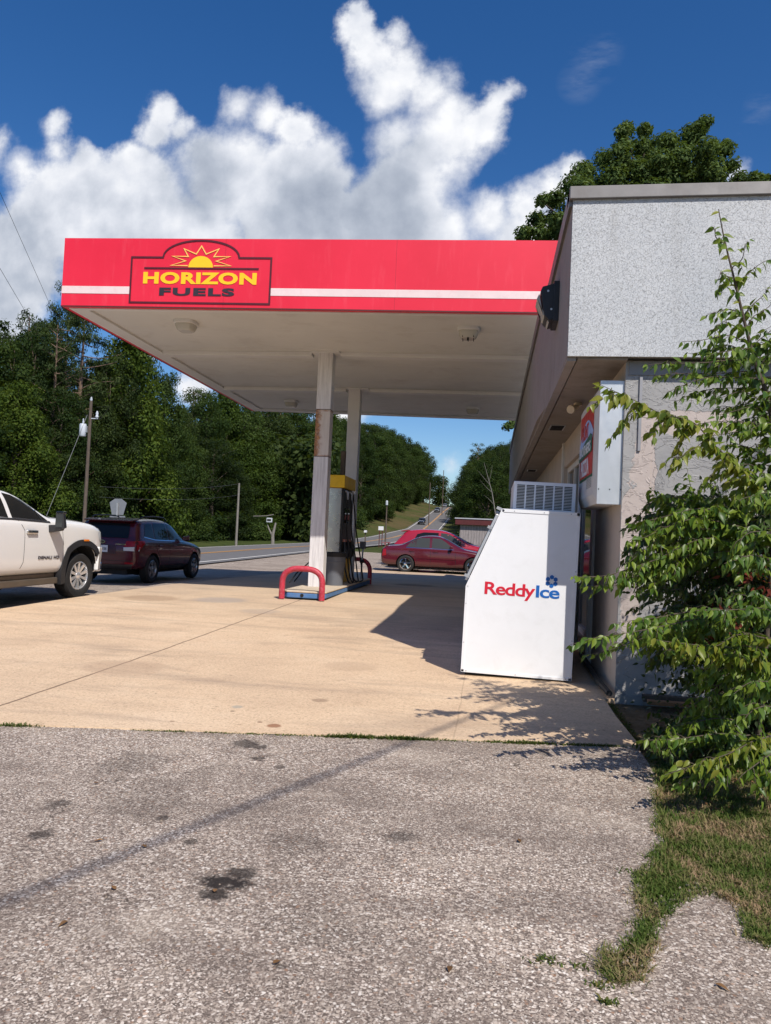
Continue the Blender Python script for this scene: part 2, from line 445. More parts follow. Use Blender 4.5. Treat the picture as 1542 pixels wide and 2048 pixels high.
def make_plaster():
    m, t, b, co = newmat('patched_plaster')
    n = noise(t, co, 2.1, 5, .6)
    c = ramp(t, n, [(.3, S(146, 145, 145)), (.7, S(164, 162, 160))])
    sx = nd(t, 'ShaderNodeSeparateXYZ', {0: co})
    wob = noise(t, co, 4.5, 6, .65, .4)
    pk = None
    for x, z, rx, rz in ((.62, 2.62, .42, .13), (.20, 2.2, .10, .6), (.10, 1.4, .10, .9), (.95, 1.75, .3, .08), (.38, 1.62, .12, .10)):
        dx = math_(t, 'DIVIDE', math_(t, 'SUBTRACT', sx.outputs[0], x), rx); dz = math_(t, 'DIVIDE', math_(t, 'SUBTRACT', sx.outputs[2], z - .08), rz)
        d = math_(t, 'ADD', math_(t, 'MULTIPLY', dx, dx), math_(t, 'MULTIPLY', dz, dz))
        d = math_(t, 'ADD', d, math_(t, 'MULTIPLY', math_(t, 'SUBTRACT', wob, .5), 2.6))
        k = ramp(t, d, [(.90, (1, 1, 1)), (.98, (0, 0, 0))])
        pk = k if pk is None else math_(t, 'MAXIMUM', pk, k)
    c = mixc(t, math_(t, 'MULTIPLY', pk, .62), c, S(200, 182, 172))
    scr = noise(t, co, 9, 5, .7, 1.5)
    c = mixc(t, ramp(t, scr, [(.66, (0, 0, 0)), (.7, (.35,) * 3)]), c, S(118, 118, 122))
    t.links.new(c, b.inputs['Base Color']); b.inputs['Roughness'].default_value = .8
    w = nd(t, 'ShaderNodeMapping', {'Vector': co, 'Rotation': (0, R(35), 0), 'Scale': (1.0, 1.0, 2.0)})
    tro = noise(t, w.outputs[0], 2.2, 5, .62, .8)
    tro2 = ramp(t, tro, [(.475, (0, 0, 0)), (.5, (1, 1, 1)), (.51, (.15,) * 3), (.60, (.15,) * 3), (.615, (.8,) * 3), (.62, (.1,) * 3)])
    h = math_(t, 'ADD', math_(t, 'MULTIPLY', tro2, .55), math_(t, 'ADD', math_(t, 'MULTIPLY', pk, -.5), math_(t, 'MULTIPLY', noise(t, co, 14, 5, .65), .5)))
    bump(t, b, h, .6, .018)
    return m


def make_fascia():
    m, t, b, co = newmat('red_fascia')
    n = noise(t, co, .6, 5, .6)
    c = ramp(t, n, [(.3, (.70, .014, .038)), (.7, (.80, .022, .054))])
    mp = nd(t, 'ShaderNodeMapping', {'Vector': co, 'Scale': (3.0, 3.0, .35)})
    c = mixc(t, ramp(t, noise(t, mp.outputs[0], 3, 5, .7), [(.55, (0, 0, 0)), (.8, (.22,) * 3)]), c, (.85, .16, .19))
    sx = nd(t, 'ShaderNodeSeparateXYZ', {0: co})
    fr = math_(t, 'ABSOLUTE', math_(t, 'SUBTRACT', math_(t, 'FRACT', math_(t, 'DIVIDE', math_(t, 'ADD', sx.outputs[0], 1.25), 3.05)), .5))
    seam = math_(t, 'MULTIPLY', math_(t, 'GREATER_THAN', fr, .4985), .5)
    c = mixc(t, seam, c, (.3, .01, .02))
    vo = nd(t, 'ShaderNodeTexVoronoi', {'Vector': co, 'Scale': 1.3}).outputs['Distance']
    c = mixc(t, math_(t, 'LESS_THAN', vo, .028), c, (.30, .01, .02))
    t.links.new(c, b.inputs['Base Color']); b.inputs['Roughness'].default_value = .42
    return m


def make_column():
    m, t, b, co = newmat('column_paint')
    sx = nd(t, 'ShaderNodeSeparateXYZ', {0: co})
    mp = nd(t, 'ShaderNodeMapping', {'Vector': co, 'Scale': (8, 8, .5)})
    st = noise(t, mp.outputs[0], 3, 5, .7)
    c = ramp(t, st, [(.35, S(196, 192, 192)), (.6, S(224, 221, 221))])
    z = sx.outputs[2]; x = sx.outputs[0]
    nz = noise(t, co, 7, 6, .75)
    inband = math_(t, 'MULTIPLY', math_(t, 'GREATER_THAN', z, 3.13), math_(t, 'LESS_THAN', z, 4.15))
    c = mixc(t, math_(t, 'MULTIPLY', inband, .6), c, S(205, 190, 172))
    le = math_(t, 'SUBTRACT', math_(t, 'ADD', x, .0), -.1)                       # distance from left edge
    le = math_(t, 'ADD', math_(t, 'MULTIPLY', le, 4), math_(t, 'MULTIPLY', math_(t, 'SUBTRACT', nz, .5), 1.6))
    rust = math_(t, 'MULTIPLY', inband, ramp(t, le, [(.0, (1, 1, 1)), (.25, (.15,) * 3), (.5, (0, 0, 0))]))
    for zz in (3.15, 4.12):
        d = math_(t, 'ABSOLUTE', math_(t, 'SUBTRACT', z, zz))
        k = math_(t, 'MULTIPLY', ramp(t, math_(t, 'ADD', math_(t, 'MULTIPLY', d, 16), math_(t, 'MULTIPLY', nz, .8)), [(.3, (1, 1, 1)), (.75, (0, 0, 0))]), inband)
        rust = math_(t, 'MAXIMUM', rust, k)
    c = mixc(t, math_(t, 'MULTIPLY', rust, .9), c, ramp(t, noise(t, co, 30, 4), [(.3, S(96, 52, 26)), (.7, S(196, 132, 66))]))
    for zz in (3.13, 4.15):
        c = mixc(t, math_(t, 'LESS_THAN', math_(t, 'ABSOLUTE', math_(t, 'SUBTRACT', z, zz)), .008), c, S(80, 62, 50))
    t.links.new(c, b.inputs['Base Color']); b.inputs['Roughness'].default_value = .6
    bump(t, b, st, .15, .005)
    return m


def make_bark(name, a, bb):
    m, t, b, co = newmat(name)
    mp = nd(t, 'ShaderNodeMapping', {'Vector': co, 'Scale': (5, 5, .8)})
    n = noise(t, mp.outputs[0], 4, 6, .7, .3)
    t.links.new(ramp(t, n, [(.3, a), (.7, bb)]), b.inputs['Base Color']); b.inputs['Roughness'].default_value = .95
    bump(t, b, n, .8, .03)
    return m


def make_siding():
    m, t, b, co = newmat('weathered_siding')
    sx = nd(t, 'ShaderNodeSeparateXYZ', {0: co})
    st = math_(t, 'FRACT', math_(t, 'MULTIPLY', sx.outputs[0], 5.0))
    k = ramp(t, st, [(0, (.15,) * 3), (.08, (1, 1, 1)), (.92, (1, 1, 1)), (1, (.15,) * 3)])
    mp = nd(t, 'ShaderNodeMapping', {'Vector': co, 'Scale': (6, 6, .6)})
    c = ramp(t, noise(t, mp.outputs[0], 3, 5), [(.3, S(120, 112, 112)), (.7, S(165, 156, 155))])
    c = mixc(t, 1.0, c, k, 'MULTIPLY')
    t.links.new(c, b.inputs['Base Color']); b.inputs['Roughness'].default_value = .8
    return m


ASPH = make_asphalt(); CONC = make_concrete(); TERR = make_terrain(); STUC = make_stucco(); PLAS = make_plaster()
FASC = make_fascia(); COLM = make_column(); SIDI = make_siding()
BARK = make_bark('brown_bark', (.055, .04, .03), (.15, .115, .085)); PINEB = make_bark('pine_bark', (.10, .062, .045), (.24, .165, .12))
WOODP = make_bark('pole_wood', (.065, .048, .038), (.15, .115, .09))
GREYB = make_bark('grey_deadwood', (.13, .12, .11), (.27, .25, .22))
ROADM = mat('road_asphalt', S(108, 106, 106), .85, var=.12, vs=1.5, bmp=.3, bs=90, spec=.25)
YELLP = mat('yellow_road_paint', S(216, 160, 92), .7, var=.12, vs=.8)
WHITP = mat('white_road_paint', S(225, 222, 215), .7, var=.08, vs=.8)
WHITE = mat('white_enamel', (.80, .81, .83), .38, var=.03, vs=2, dirt=((.55, .54, .52), .18))
WALUM = mat('ribbed_aluminium', (.66, .69, .72), .42, metal=.35, var=.05, vs=3)
ALUM = mat('dull_aluminium', (.60, .60, .60), .4, metal=.6, var=.08, vs=5)
CEIL = mat('canopy_ceiling_paint', (.70, .69, .65), .7, var=.06, vs=.6, dirt=((.46, .42, .37), .4))
CEILB = mat('canopy_trim_paint', (.73, .72, .70), .65, var=.05, vs=1.2, dirt=((.45, .4, .35), .2))
STRIP = mat('faded_white_stripe', (.78, .62, .61), .6, var=.06, vs=3, dirt=((.70, .25, .26), .25))
LAMPG = glass_mat('lamp_lens', (.5, .48, .43), .25)
BLACK = mat('black_plastic', (.022, .022, .024), .45, var=.2, vs=6)
RUBB = mat('black_rubber', (.016, .016, .017), .7, var=.25, vs=8, bmp=.2, bs=80)
DARK = mat('dark_void', (.008, .008, .009), .8, var=.2)
COPIN = mat('weathered_flashing', S(118, 115, 114), .55, metal=.2, var=.1, vs=2.2, dirt=(S(105, 98, 94), .5), bmp=.05, bs=8)
OVERM = mat('parapet_paint', S(146, 140, 137), .85, var=.07, vs=1.4, bmp=.25, bs=40, dirt=(S(110, 100, 92), .35))
SOFFM = mat('soffit_paint', S(138, 130, 122), .85, var=.12, vs=1.6, dirt=(S(86, 74, 62), .5))
WALLM = mat('facade_paint', S(184, 170, 156), .8, var=.1, vs=1.2, bmp=.3, bs=12, dirt=(S(130, 112, 100), .4))
REDP = mat('chipped_red_paint', (.44, .030, .055), .5, var=.2, vs=9, dirt=((.62, .32, .33), .55), bmp=.1, bs=40)
BLUEC = mat('blue_curb_paint', S(74, 116, 166), .7, var=.15, vs=4, dirt=(S(150, 140, 120), .5), bmp=.2, bs=40)
CURBT = mat('curb_concrete', S(196, 180, 158), .85, var=.1, vs=5, dirt=(S(140, 120, 100), .5), bmp=.2, bs=50)
STEEL = mat('brushed_steel', (.50, .48, .45), .30, metal=.85, var=.06, vs=2)
YELLO = mat('pump_yellow', S(236, 190, 20), .4, var=.06, vs=3, dirt=(S(150, 110, 30), .3))
GREYP = mat('grey_plastic_bin', S(98, 102, 110), .5, var=.06, vs=6)
GREYM = mat('galvanised_grey', (.40, .41, .42), .5, metal=.4, var=.1, vs=6)
SIGNB = mat('sign_back_aluminium', (.30, .31, .33), .45, metal=.5, var=.08, vs=3)
REDTX = mat('red_lettering', S(206, 26, 52), .4, var=.02)
BLUTX = mat('blue_lettering', S(20, 98, 178), .4, var=.02)
YELTX = mat('yellow_lettering', S(252, 196, 26), .5, var=.03)
BLKTX = mat('dark_lettering', S(48, 40, 48), .5, var=.05)
MARTX = mat('maroon_outline', (.085, .006, .014), .5, var=.05)
PALEY = mat('pale_yellow_line', S(250, 196, 100), .5, var=.03)
GRNTX = mat('sign_green', S(14, 92, 60), .4, var=.05)
SREDT = mat('sign_red', S(196, 44, 36), .4, var=.05)
SWHT = mat('sign_white', (.78, .78, .80), .4, var=.03)
SBLUE = mat('sign_pale_blue', S(165, 190, 235), .4, var=.04)
CREAM = mat('sign_cabinet', (.62, .60, .56), .5, var=.05, vs=3)
TRIMR = mat('shed_trim_red', S(82, 28, 30), .7, var=.12, vs=2)
TIN = mat('tin_roof', S(190, 190, 195), .5, metal=.4, var=.1, vs=2)
PLANK = mat('old_lumber', S(150, 108, 74), .85, var=.3, vs=9, bmp=.3, bs=30)
TRUCKW = mat('white_truck_paint', (.80, .79, .775), .28, var=.01, coat=.8)
MAROON = mat('maroon_paint', (.080, .006, .014), .35, var=.04, coat=.45)
SEDANR = mat('dark_red_paint', (.090, .007, .015), .3, var=.05, coat=.8, vs=2)
BRIGHTR = mat('bright_red_paint', (.34, .012, .028), .3, var=.04, coat=.9)
BLACKCAR = mat('black_car_paint', (.015, .016, .018), .3, coat=.8)
DARKCAR = mat('charcoal_car_paint', (.035, .04, .045), .3, coat=.8)
GREYCAR = mat('grey_car_paint', (.12, .125, .13), .3, coat=.8)
CHROME = mat('chrome', (.80, .80, .82), .08, metal=1.0, var=.02)
RIMB = mat('bright_rim', (.80, .80, .82), .22, metal=.75, var=.03)
ALLOY = mat('alloy_grey', (.42, .42, .44), .3, metal=.8, var=.05)
BRONZ = mat('step_bronze', (.16, .13, .10), .45, metal=.5, var=.1)
AUTOG = glass_mat('dark_auto_glass', (.012, .013, .014), .02)
CLEARG = glass_mat('car_glass', (.05, .055, .055), .02)
TAILR = glass_mat('tail_lamp_red', (.30, .012, .02), .1)
TAILW = glass_mat('tail_lamp_clear', (.62, .60, .60), .1)
AMBER = glass_mat('amber_marker', (.75, .20, .01), .15)
HEADL = glass_mat('headlamp_glass', (.55, .57, .60), .08)
PLATE = mat('plate_white', (.72, .72, .74), .5, var=.04)
CABLE = mat('black_cable', (.02, .02, .02), .6)
CABLEG = mat('dull_wire', (.12, .125, .12), .6)
WIREM = mat('bright_wire', (.35, .35, .35), .5, metal=.4)
PORC = mat('transformer_grey', S(190, 196, 204), .4, var=.04, vs=3)

L_DARK = leaf_mat('forest_leaf_dark', [(.2, (.011, .021, .007)), (.5, (.023, .038, .011)), (.8, (.046, .066, .017))], .22)
L_MID = leaf_mat('forest_leaf_mid', [(.2, (.014, .029, .008)), (.5, (.029, .052, .012)), (.8, (.056, .085, .019))], .25)
L_BRIGHT = leaf_mat('maple_leaf', [(.2, (.026, .048, .009)), (.5, (.055, .090, .013)), (.8, (.105, .142, .022))], .3)
L_PINE = leaf_mat('pine_needles', [(.2, (.020, .036, .012)), (.5, (.040, .062, .020)), (.8, (.072, .095, .030))], .15)
L_PECAN = leaf_mat('pecan_leaf', [(.2, (.040, .070, .020)), (.5, (.080, .125, .034)), (.85, (.20, .25, .10))], .25)
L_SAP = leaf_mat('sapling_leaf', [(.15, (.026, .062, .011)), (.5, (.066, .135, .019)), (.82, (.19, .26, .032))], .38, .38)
L_SAPD = leaf_mat('shaded_sapling_leaf', [(.15, (.014, .034, .008)), (.5, (.034, .070, .014)), (.85, (.085, .125, .024))], .28, .42)  # darker copy of the sapling leaf; the interior's shade is in its colour
L_SAPY = leaf_mat('young_sapling_leaf', [(.15, (.08, .14, .015)), (.5, (.16, .22, .025)), (.85, (.28, .27, .04))], .42, .38)
L_SHRUB = leaf_mat('shrub_leaf', [(.15, (.014, .026, .010)), (.5, (.028, .046, .018)), (.75, (.055, .075, .035)), (.95, (.30, .32, .26))], .15)
L_RED = leaf_mat('red_shrub_leaf', [(.15, (.10, .018, .014)), (.5, (.19, .045, .030)), (.9, (.26, .12, .07))], .25)
L_GRASS = leaf_mat('grass_blades', [(.15, (.05, .095, .018)), (.45, (.10, .14, .030)), (.62, (.17, .17, .06)), (.82, (.30, .22, .12)), (.97, (.40, .26, .16))], .25, .65, 4.5, .55)
L_WEED = leaf_mat('weed_leaf', [(.15, (.05, .08, .018)), (.6, (.10, .13, .03)), (.95, (.26, .13, .05))], .25, .6)

# ------------------------------------------------------------------ terrain
def T(x, y):
    z = G(x, y); d = x - RX(y)
    if abs(d) < 5.2: return z - .10
    if y > 30:
        if d < 0:
            L = -d - 5.2
            z += -.06 + (.035 * min(L, 14) + .10 * max(0, L - 14)) * sst(30, 50, y) + sst(95, 150, y) * .22 * min(L, 18)
        else:
            L = d - 5.2
            z += -.06 * sst(34, 50, y) + sst(60, 130, y) * .10 * min(L, 40)
    elif d < 0:
        z += -.03 + .02 * min(-d - 5, 20)
    return z


def build_terrain():
    xs = sorted(set([-1500, -900, -500] + list(range(-260, -60, 14)) + [x * .1 for x in range(-600, 260, 15)] + [-9, -7.7, -7.35] + list(range(40, 270, 14)) + [500, 900, 1500]))
    ys = sorted(set([-400, -150] + list(range(-60, 34, 4)) + [0, 8, 16, 20, 28] + [34, 36, 38, 40, 42, 45, 48, 52, 56, 60, 64] + list(range(68, 130, 4)) + list(range(130, 360, 8)) + list(range(360, 700, 40)) + [900, 1500]))
    vs = []; fs = []
    for y in ys:
        for x in xs:
            z = T(x, y)
            if y <= 64 and -16 < x < 9 and x > RX(y) + 5.1: z = min(z, G(x, y)) - .03
            vs.append((x, y, z))
    n = len(xs)
    for j in range(len(ys) - 1):
        for i in range(n - 1):
            a = j * n + i; fs.append((a, a + 1, a + n + 1, a + n))
    b = MB(); b.add(vs, fs)
    return tag(b.build('ground', TERR, smooth=60), kind='structure')


build_terrain()


def clip(poly, axis, val, keep_lo):
    out = []
    for i in range(len(poly)):
        a, b = poly[i], poly[(i + 1) % len(poly)]
        ia = (a[axis] <= val) == keep_lo or a[axis] == val; ib = (b[axis] <= val) == keep_lo or b[axis] == val
        if ia: out.append(a)
        if ia != ib:
            k = (val - a[axis]) / (b[axis] - a[axis]); out.append((a[0] + (b[0] - a[0]) * k, a[1] + (b[1] - a[1]) * k))
    return out


def drape(poly, off):
    """sheet laid on the station ground: pieces are exactly planar"""
    mb = MB()
    for y0, y1 in ((-60, 0), (0, 8), (8, 16), (16, 20), (20, 28), (28, 38), (38, 64)):
        p = clip(clip(poly, 1, y0, False), 1, y1, True)
        if len(p) < 3: continue
        for x0, x1 in ((-60, -9), (-9, -7.7), (-7.7, -7.35), (-7.35, 60)):
            q = clip(clip(p, 0, x0, False), 0, x1, True)
            if len(q) < 3: continue
            mb.add([(a, b, G(a, b) + off) for a, b in q], [tuple(range(len(q)))])
    return mb


edge_pts = [at_z(*p, 0)[:2] for p in ((1302, 1545), (1318, 1590), (1306, 1615), (1322, 1650), (1312, 1672), (1328, 1700), (1308, 1725), (1303, 1745), (1282, 1768), (1288, 1795), (1278, 1812), (1294, 1836), (1282, 1862), (1288, 1884), (1262, 1902), (1222, 1925), (1210, 1946), (1216, 1962), (1242, 1976), (1280, 1964), (1290, 1940), (1300, 1905),
                                      (1296, 1876), (1310, 1848), (1340, 1832), (1352, 1815), (1392, 1800), (1430, 1792), (1452, 1808), (1490, 1830), (1488, 1855), (1512, 1876), (1500, 1888), (1545, 1905))]
ep = []
for a, b in zip(edge_pts[:-1], edge_pts[1:]):
    for k in range(4):
        q = a + (b - a) * k / 4; ep.append(q + np.array([random.uniform(-.011, .011), random.uniform(-.011, .011)]))
edge_pts = ep + [edge_pts[-1]]
lot = [(-12, -14)] + [(4, -14), (4, 1.5), (1.9, 2.6), (1.5, 2.8)] + [tuple(p) for p in edge_pts[::-1]] + [(1.09, 5.42), (1.0, 5.6), (.9, 8), (1.22, 20), (1.22, 26.6), (6, 27), (6, 42), (-1.5, 46), (-7, 60), (-13.1, 62), (-12.9, 40), (-12.6, 30), (-11.8, 18), (-11.4, 0)]
tag(drape(lot, .004).build('parking_lot', ASPH), kind='structure')
pad = [(1.11, 5.53), (1.085, 6.4), (1.09, 7.02), (1.24, 7.12), (1.24, 30.3), (-6.95, 30.9), (-6.95, 22.8), (-6.98, 17.2), (-7.19, 14.5), (-7.3, 13), (-7.38, 10.4), (-7.5, 3.9), (-3.3, 4.75)]
rg = random.Random(3)
pf = []
for i in range(24):                                   # slightly ragged front edge
    k = i / 24
    pf.append((-3.3 + 4.41 * k, 4.75 + .78 * k + rg.uniform(-.012, .012)))
mbp = drape(pad[:-1] + pf, .014)
pl = pad[:-1] + pf
for i in range(len(pl)):
    a, b = pl[i], pl[(i + 1) % len(pl)]
    mbp.add([(a[0], a[1], G(*a) + .014), (b[0], b[1], G(*b) + .014), (b[0], b[1], G(*b) - .06), (a[0], a[1], G(*a) - .06)], [(0, 1, 2, 3)])
tag(mbp.build('concrete_forecourt', CONC), kind='structure')


def road_strip(o0, o1, lift, ys, dash=None):
    mb = MB()
    for i in range(len(ys) - 1):
        if dash and (i % dash[0]) >= dash[1]: continue
        a, b = ys[i], ys[i + 1]
        q = []
        for y, o in ((a, o0), (a, o1), (b, o1), (b, o0)):
            x = RX(y) + o
            q.append((x, y, GY(y) - .10 + lift))
        mb.add(q, [(0, 1, 2, 3)])
    return mb


yl = [-60 + 3 * i for i in range(136)]
road = road_strip(-4.1, 4.1, .03, yl).build('road', ROADM); tag(road, kind='structure')
road_strip(-3.62, -3.47, .045, yl).build('edge_line', WHITP, road)
road_strip(3.47, 3.62, .045, yl).build('edge_line', WHITP, road)
road_strip(.07, .20, .045, yl).build('centre_line', YELLP, road)
road_strip(-.20, -.07, .045, yl).build('centre_line', YELLP, road)

# ------------------------------------------------------------------ shop building
BX = 1.19; BY = 7.10; OX = .64; OY = 6.97; BZ0 = -.1; SZ = 3.2; PZ = 4.70; BEND = 26.4
shop = empty('store_building', (BX, BY, .08), 0, 'low grey stucco store with an overhanging parapet, right of the canopy', 'building')
w = MB()
# facade wall with a storefront opening between y=8.95 and y=12.75
w.box((BX, BY, BZ0), (BX + .25, 8.95, SZ)).box((BX, 12.75, BZ0), (BX + .25, BEND, SZ)).box((BX, 8.95, 2.75), (BX + .25, 12.75, SZ)).box((BX, 8.95, BZ0), (BX + .25, 12.75, .28))
w.box((BX + .25, BEND - .25, BZ0), (14, BEND, SZ))
w.build('facade_wall', WALLM, shop)
MB().box((BX + .25, BY, BZ0), (14, BY + .25, SZ)).build('end_wall', PLAS, shop)
w = MB().box((BX + .002, BY - .012, BZ0), (BX + .25, BY, SZ - .01)); w.build('corner_strip', PLAS, shop)
# parapet: outer skin bulges a little to the west past y=10 like the old framing
w = MB()
st = [(OY, OX), (9.5, OX), (10.6, OX - .05), (BEND + .2, OX - .05)]
for (ya, xa), (yb, xb) in zip(st[:-1], st[1:]):
    w.hexa([(xa, ya, SZ), (xb, yb, SZ), (xb + .2, yb, SZ), (xa + .2, ya, SZ)], [(xa, ya, PZ), (xb, yb, PZ), (xb + .2, yb, PZ), (xa + .2, ya, PZ)])
w.build('parapet', OVERM, shop)
MB().box((OX + .004, OY - .02, SZ), (14.2, OY, PZ)).box((OX + .2, OY, SZ + .02), (14.2, OY + .18, PZ)).build('stucco_gable', STUC, shop)
# coping
w = MB()
for (ya, xa), (yb, xb) in zip(st[:-1], st[1:]):
    w.hexa([(xa - .03, ya, PZ - .09), (xb - .03, yb, PZ - .09), (xb + .23, yb, PZ - .0), (xa + .23, ya, PZ - .0)], [(xa - .03, ya, PZ + .085), (xb - .03, yb, PZ + .085), (xb + .23, yb, PZ + .10), (xa + .23, ya, PZ + .10)])
w.build('coping', COPIN, shop)
ci = MB()
ci.hexa([(OX - .03, OY - .055, PZ - .035), (2.56, OY - .055, PZ - .028), (2.56, OY + .2, PZ - .03), (OX - .03, OY + .2, PZ - .03)], [(OX - .03, OY - .05, PZ + .085), (2.56, OY - .05, PZ + .09), (2.56, OY + .2, PZ + .10), (OX - .03, OY + .2, PZ + .10)])
ci.hexa([(2.5, OY - .064, PZ - .05), (6, OY - .064, PZ - .045), (6, OY + .2, PZ - .04), (2.5, OY + .2, PZ - .04)], [(2.5, OY - .058, PZ + .094), (6, OY - .058, PZ + .10), (6, OY + .2, PZ + .105), (2.5, OY + .2, PZ + .105)])
ci.box((6.0, OY - .05, PZ - .03), (14.2, OY + .2, PZ + .1))
ci.build('coping', COPIN, shop, bevel=.006)
MB().box((OX + .2, OY, PZ - .25), (14, BEND, PZ - .2)).build('roof', GREYM, shop)
# soffit with a shadow-gap and outer lip
w = MB().box((OX + .10, OY + .02, SZ - .02), (BX - .0, BEND, SZ + .02)); w.build('soffit', SOFFM, shop)
w = MB()
w.hexa([(OX + .004, OY + .02, SZ - .035), (OX - .046, BEND, SZ - .035), (OX + .04, BEND, SZ - .035), (OX + .085, OY + .02, SZ - .035)], [(OX + .004, OY + .02, SZ), (OX - .046, BEND, SZ), (OX + .04, BEND, SZ), (OX + .085, OY + .02, SZ)])
w.build('soffit_lip', OVERM, shop)
for vy in (11.1, 17.7):
    v = MB().box((.80, vy - .24, SZ - .028), (1.02, vy + .24, SZ - .021)).build('soffit_vent', ALUM, shop)
    q = MB()
    for k in range(11): q.box((.82, vy - .21 + k * .04, SZ - .033), (1.0, vy - .19 + k * .04, SZ - .0285))
    q.build('slats', DARK, v)
# storefront: frame, glass, dark inside
w = MB()
for y0, y1 in ((8.95, 9.03), (10.75, 10.85), (11.72, 11.80), (12.67, 12.75)):
    w.box((BX + .06, y0, .28), (BX + .14, y1, 2.75))
w.box((BX + .06, 9.03, 2.66), (BX + .14, 10.75, 2.75)).box((BX + .06, 10.85, 2.66), (BX + .14, 11.72, 2.75)).box((BX + .06, 11.8, 2.66), (BX + .14, 12.67, 2.75))
w.box((BX + .06, 9.03, .28), (BX + .14, 10.75, .36)).box((BX + .06, 10.85, .28), (BX + .14, 11.72, .36)).box((BX + .06, 11.8, .28), (BX + .14, 12.67, .36))
fr = w.build('storefront_frame', CREAM, shop)
for y0, y1 in ((9.03, 10.75), (10.85, 11.72), (11.8, 12.67)):
    MB().box((BX + .095, y0, .36), (BX + .105, y1, 2.66)).build('window_pane', AUTOG, shop)
for y0, y1 in ((12.76, 12.95), (8.74, 8.94)): MB().box((BX - .03, y0, .1), (BX, y1, SZ - .02)).build('door_casing', CREAM, shop)
# conduit on the end wall, dark caulk band under the gable
w = MB().box((1.318, BY - .03, 2.352), (1.343, BY + .01, 3.05))
w.build('conduit', mat('conduit_paint', S(146, 146, 150), .7, var=.08, vs=6), shop)
MB().box((BX + .03, BY - .022, SZ - .14), (14, BY, SZ - .01)).build('trim_board', mat('grey_trim', S(128, 130, 134), .8, var=.1, vs=3), shop)
MB().tube([(1.155, 10, .15), (1.155, 10, 2.9)], .03).tube([(1.15, 8.8, .12), (1.15, 8.8, 1.0)], .02).build('wall_pipe', CREAM, shop, smooth=40)

# wall pack lamp
wp = empty('wall_lamp', (.62, 8.28, 4.08), 0, 'black wedge shaped wall lamp on the grey parapet above the freezer', 'lamp')
y0, y1 = 8.10, 8.46; xw = OX
w = MB(); w.prism([(xw - .001, y0, 3.90), (xw - .10, y0, 3.88), (xw - .15, y0, 3.93), (xw - .20, y0, 4.20), (xw - .18, y0, 4.25), (xw - .001, y0, 4.30)], (0, y1 - y0, 0))
w.box((xw - .06, y0 - .012, 3.87), (xw - .0005, y1 + .012, 4.31))
w.build('housing', BLACK, wp, bevel=.006)
w = MB(); w.prism([(xw - .10, y0 + .03, 3.865), (xw - .235, y0 + .03, 4.13), (xw - .212, y0 + .03, 4.18), (xw - .165, y0 + .03, 3.95), (xw - .105, y0 + .03, 3.885)], (0, y1 - y0 - .06, 0)); w.build('lens', LAMPG, wp)
for z, xx in ((4.2, xw - .12), (4.0, xw - .08)): MB().lathe([(.012, y0 - .004), (.012, y0 + .0)], (xx, 0, z), 'y', 8).build('screw', ALUM, wp)
# flood bulbs
fb = empty('flood_light', (.985, 9.16, SZ - .02), 0, 'old bent flood light bulb under the soffit by the pizza sign', 'lamp')
MB().lathe([(.05, SZ - .05), (.05, SZ - .021)], (.99, 9.16, 0), 'z', 12).tube([(.99, 9.16, SZ - .05), (.97, 9.12, SZ - .09)], .02, 8).build('bracket', mat('tarnished_cream', S(196, 180, 152), .6, var=.15, vs=12), fb, smooth=40)
MB().tube([(.98, 9.14, SZ - .07), (.93, 9.05, SZ - .105), (.90, 8.99, SZ - .125), (.885, 8.965, SZ - .135)], [.028, .035, .055, .05], 12).build('bulb', mat('bulb_cream', S(215, 195, 165), .4, var=.1), fb, smooth=50)

# lightbox sign
sg = empty('lightbox_sign', (BX, 7.85, 2.4), 0, 'boxy cream pizza sign cabinet fixed to the shaded store front', 'sign')
q = lambda x, a, b, z0, z1: [(x, a, z0), (x, b, z0), (x, b, z1), (x, a, z1)]
w = MB().hexa(q(BX - .005, 7.14, 8.56, 1.86, 2.98), q(.992, 7.14, 8.50, 1.86, 2.98)).hexa(q(.991, 7.14, 8.50, 1.86, 2.98), q(.952, 7.25, 8.42, 1.95, 2.90))
w.build('cabinet', CREAM, sg, bevel=.005)
MB().box((.972, 7.118, 1.85), (1.198, 7.138, 3.012)).build('side_panel', WALUM, sg)
b_ = MB()
for k in range(22): b_.box((.977 + k * .0101, 7.1155, 1.853), (.982 + k * .0101, 7.1178, 3.009))
b_.build('ribs', WALUM, KIDS[sg.name][-1])
pan_ = KIDS[sg.name][-1]
for zz in (1.99, 2.83):
    for xx in (.985, 1.085, 1.185): MB().lathe([(.006, 7.113), (.006, 7.1155)], (xx, 0, zz), 'y', 8).build('rivet', DARK, pan_)
fx = .951
def facebox(y0, y1, z0, z1, k): return MB().box((fx - .003 * k, y0, z0), (fx - .003 * (k - 1) - .0005, y1, z1))
face = facebox(7.34, 8.36, 2.16, 2.84, 1).build('sign_face', SREDT, sg)
w = MB(); zb = 2.38
arc = [(fx - .0045, 7.32 + i * .1, 2.50 + .24 * math.sin(math.pi * (i + 1.2) / 12)) for i in range(11)]
w.prism(arc + [(fx - .0045, 8.4, 2.46), (fx - .0045, 7.4, 2.50)], (-.002, 0, 0)); w.build('cloud_band', SBLUE, face)
w = MB().prism([(fx - .007, 7.38, 2.38), (fx - .007, 8.40, 2.36), (fx - .007, 8.40, 2.46), (fx - .007, 7.9, 2.53), (fx - .007, 7.5, 2.57), (fx - .007, 7.38, 2.54)], (-.002, 0, 0)); w.build('green_band', GRNTX, face)
facebox(7.34, 8.36, 2.13, 2.157, 1).build('green_rule', GRNTX, face)
text_part('lettering', 'HUNT', .50, .15, (fx - .0072, 8.16, 2.555), (0, -1, 0), (0, 0, 1), SREDT, face, .03)
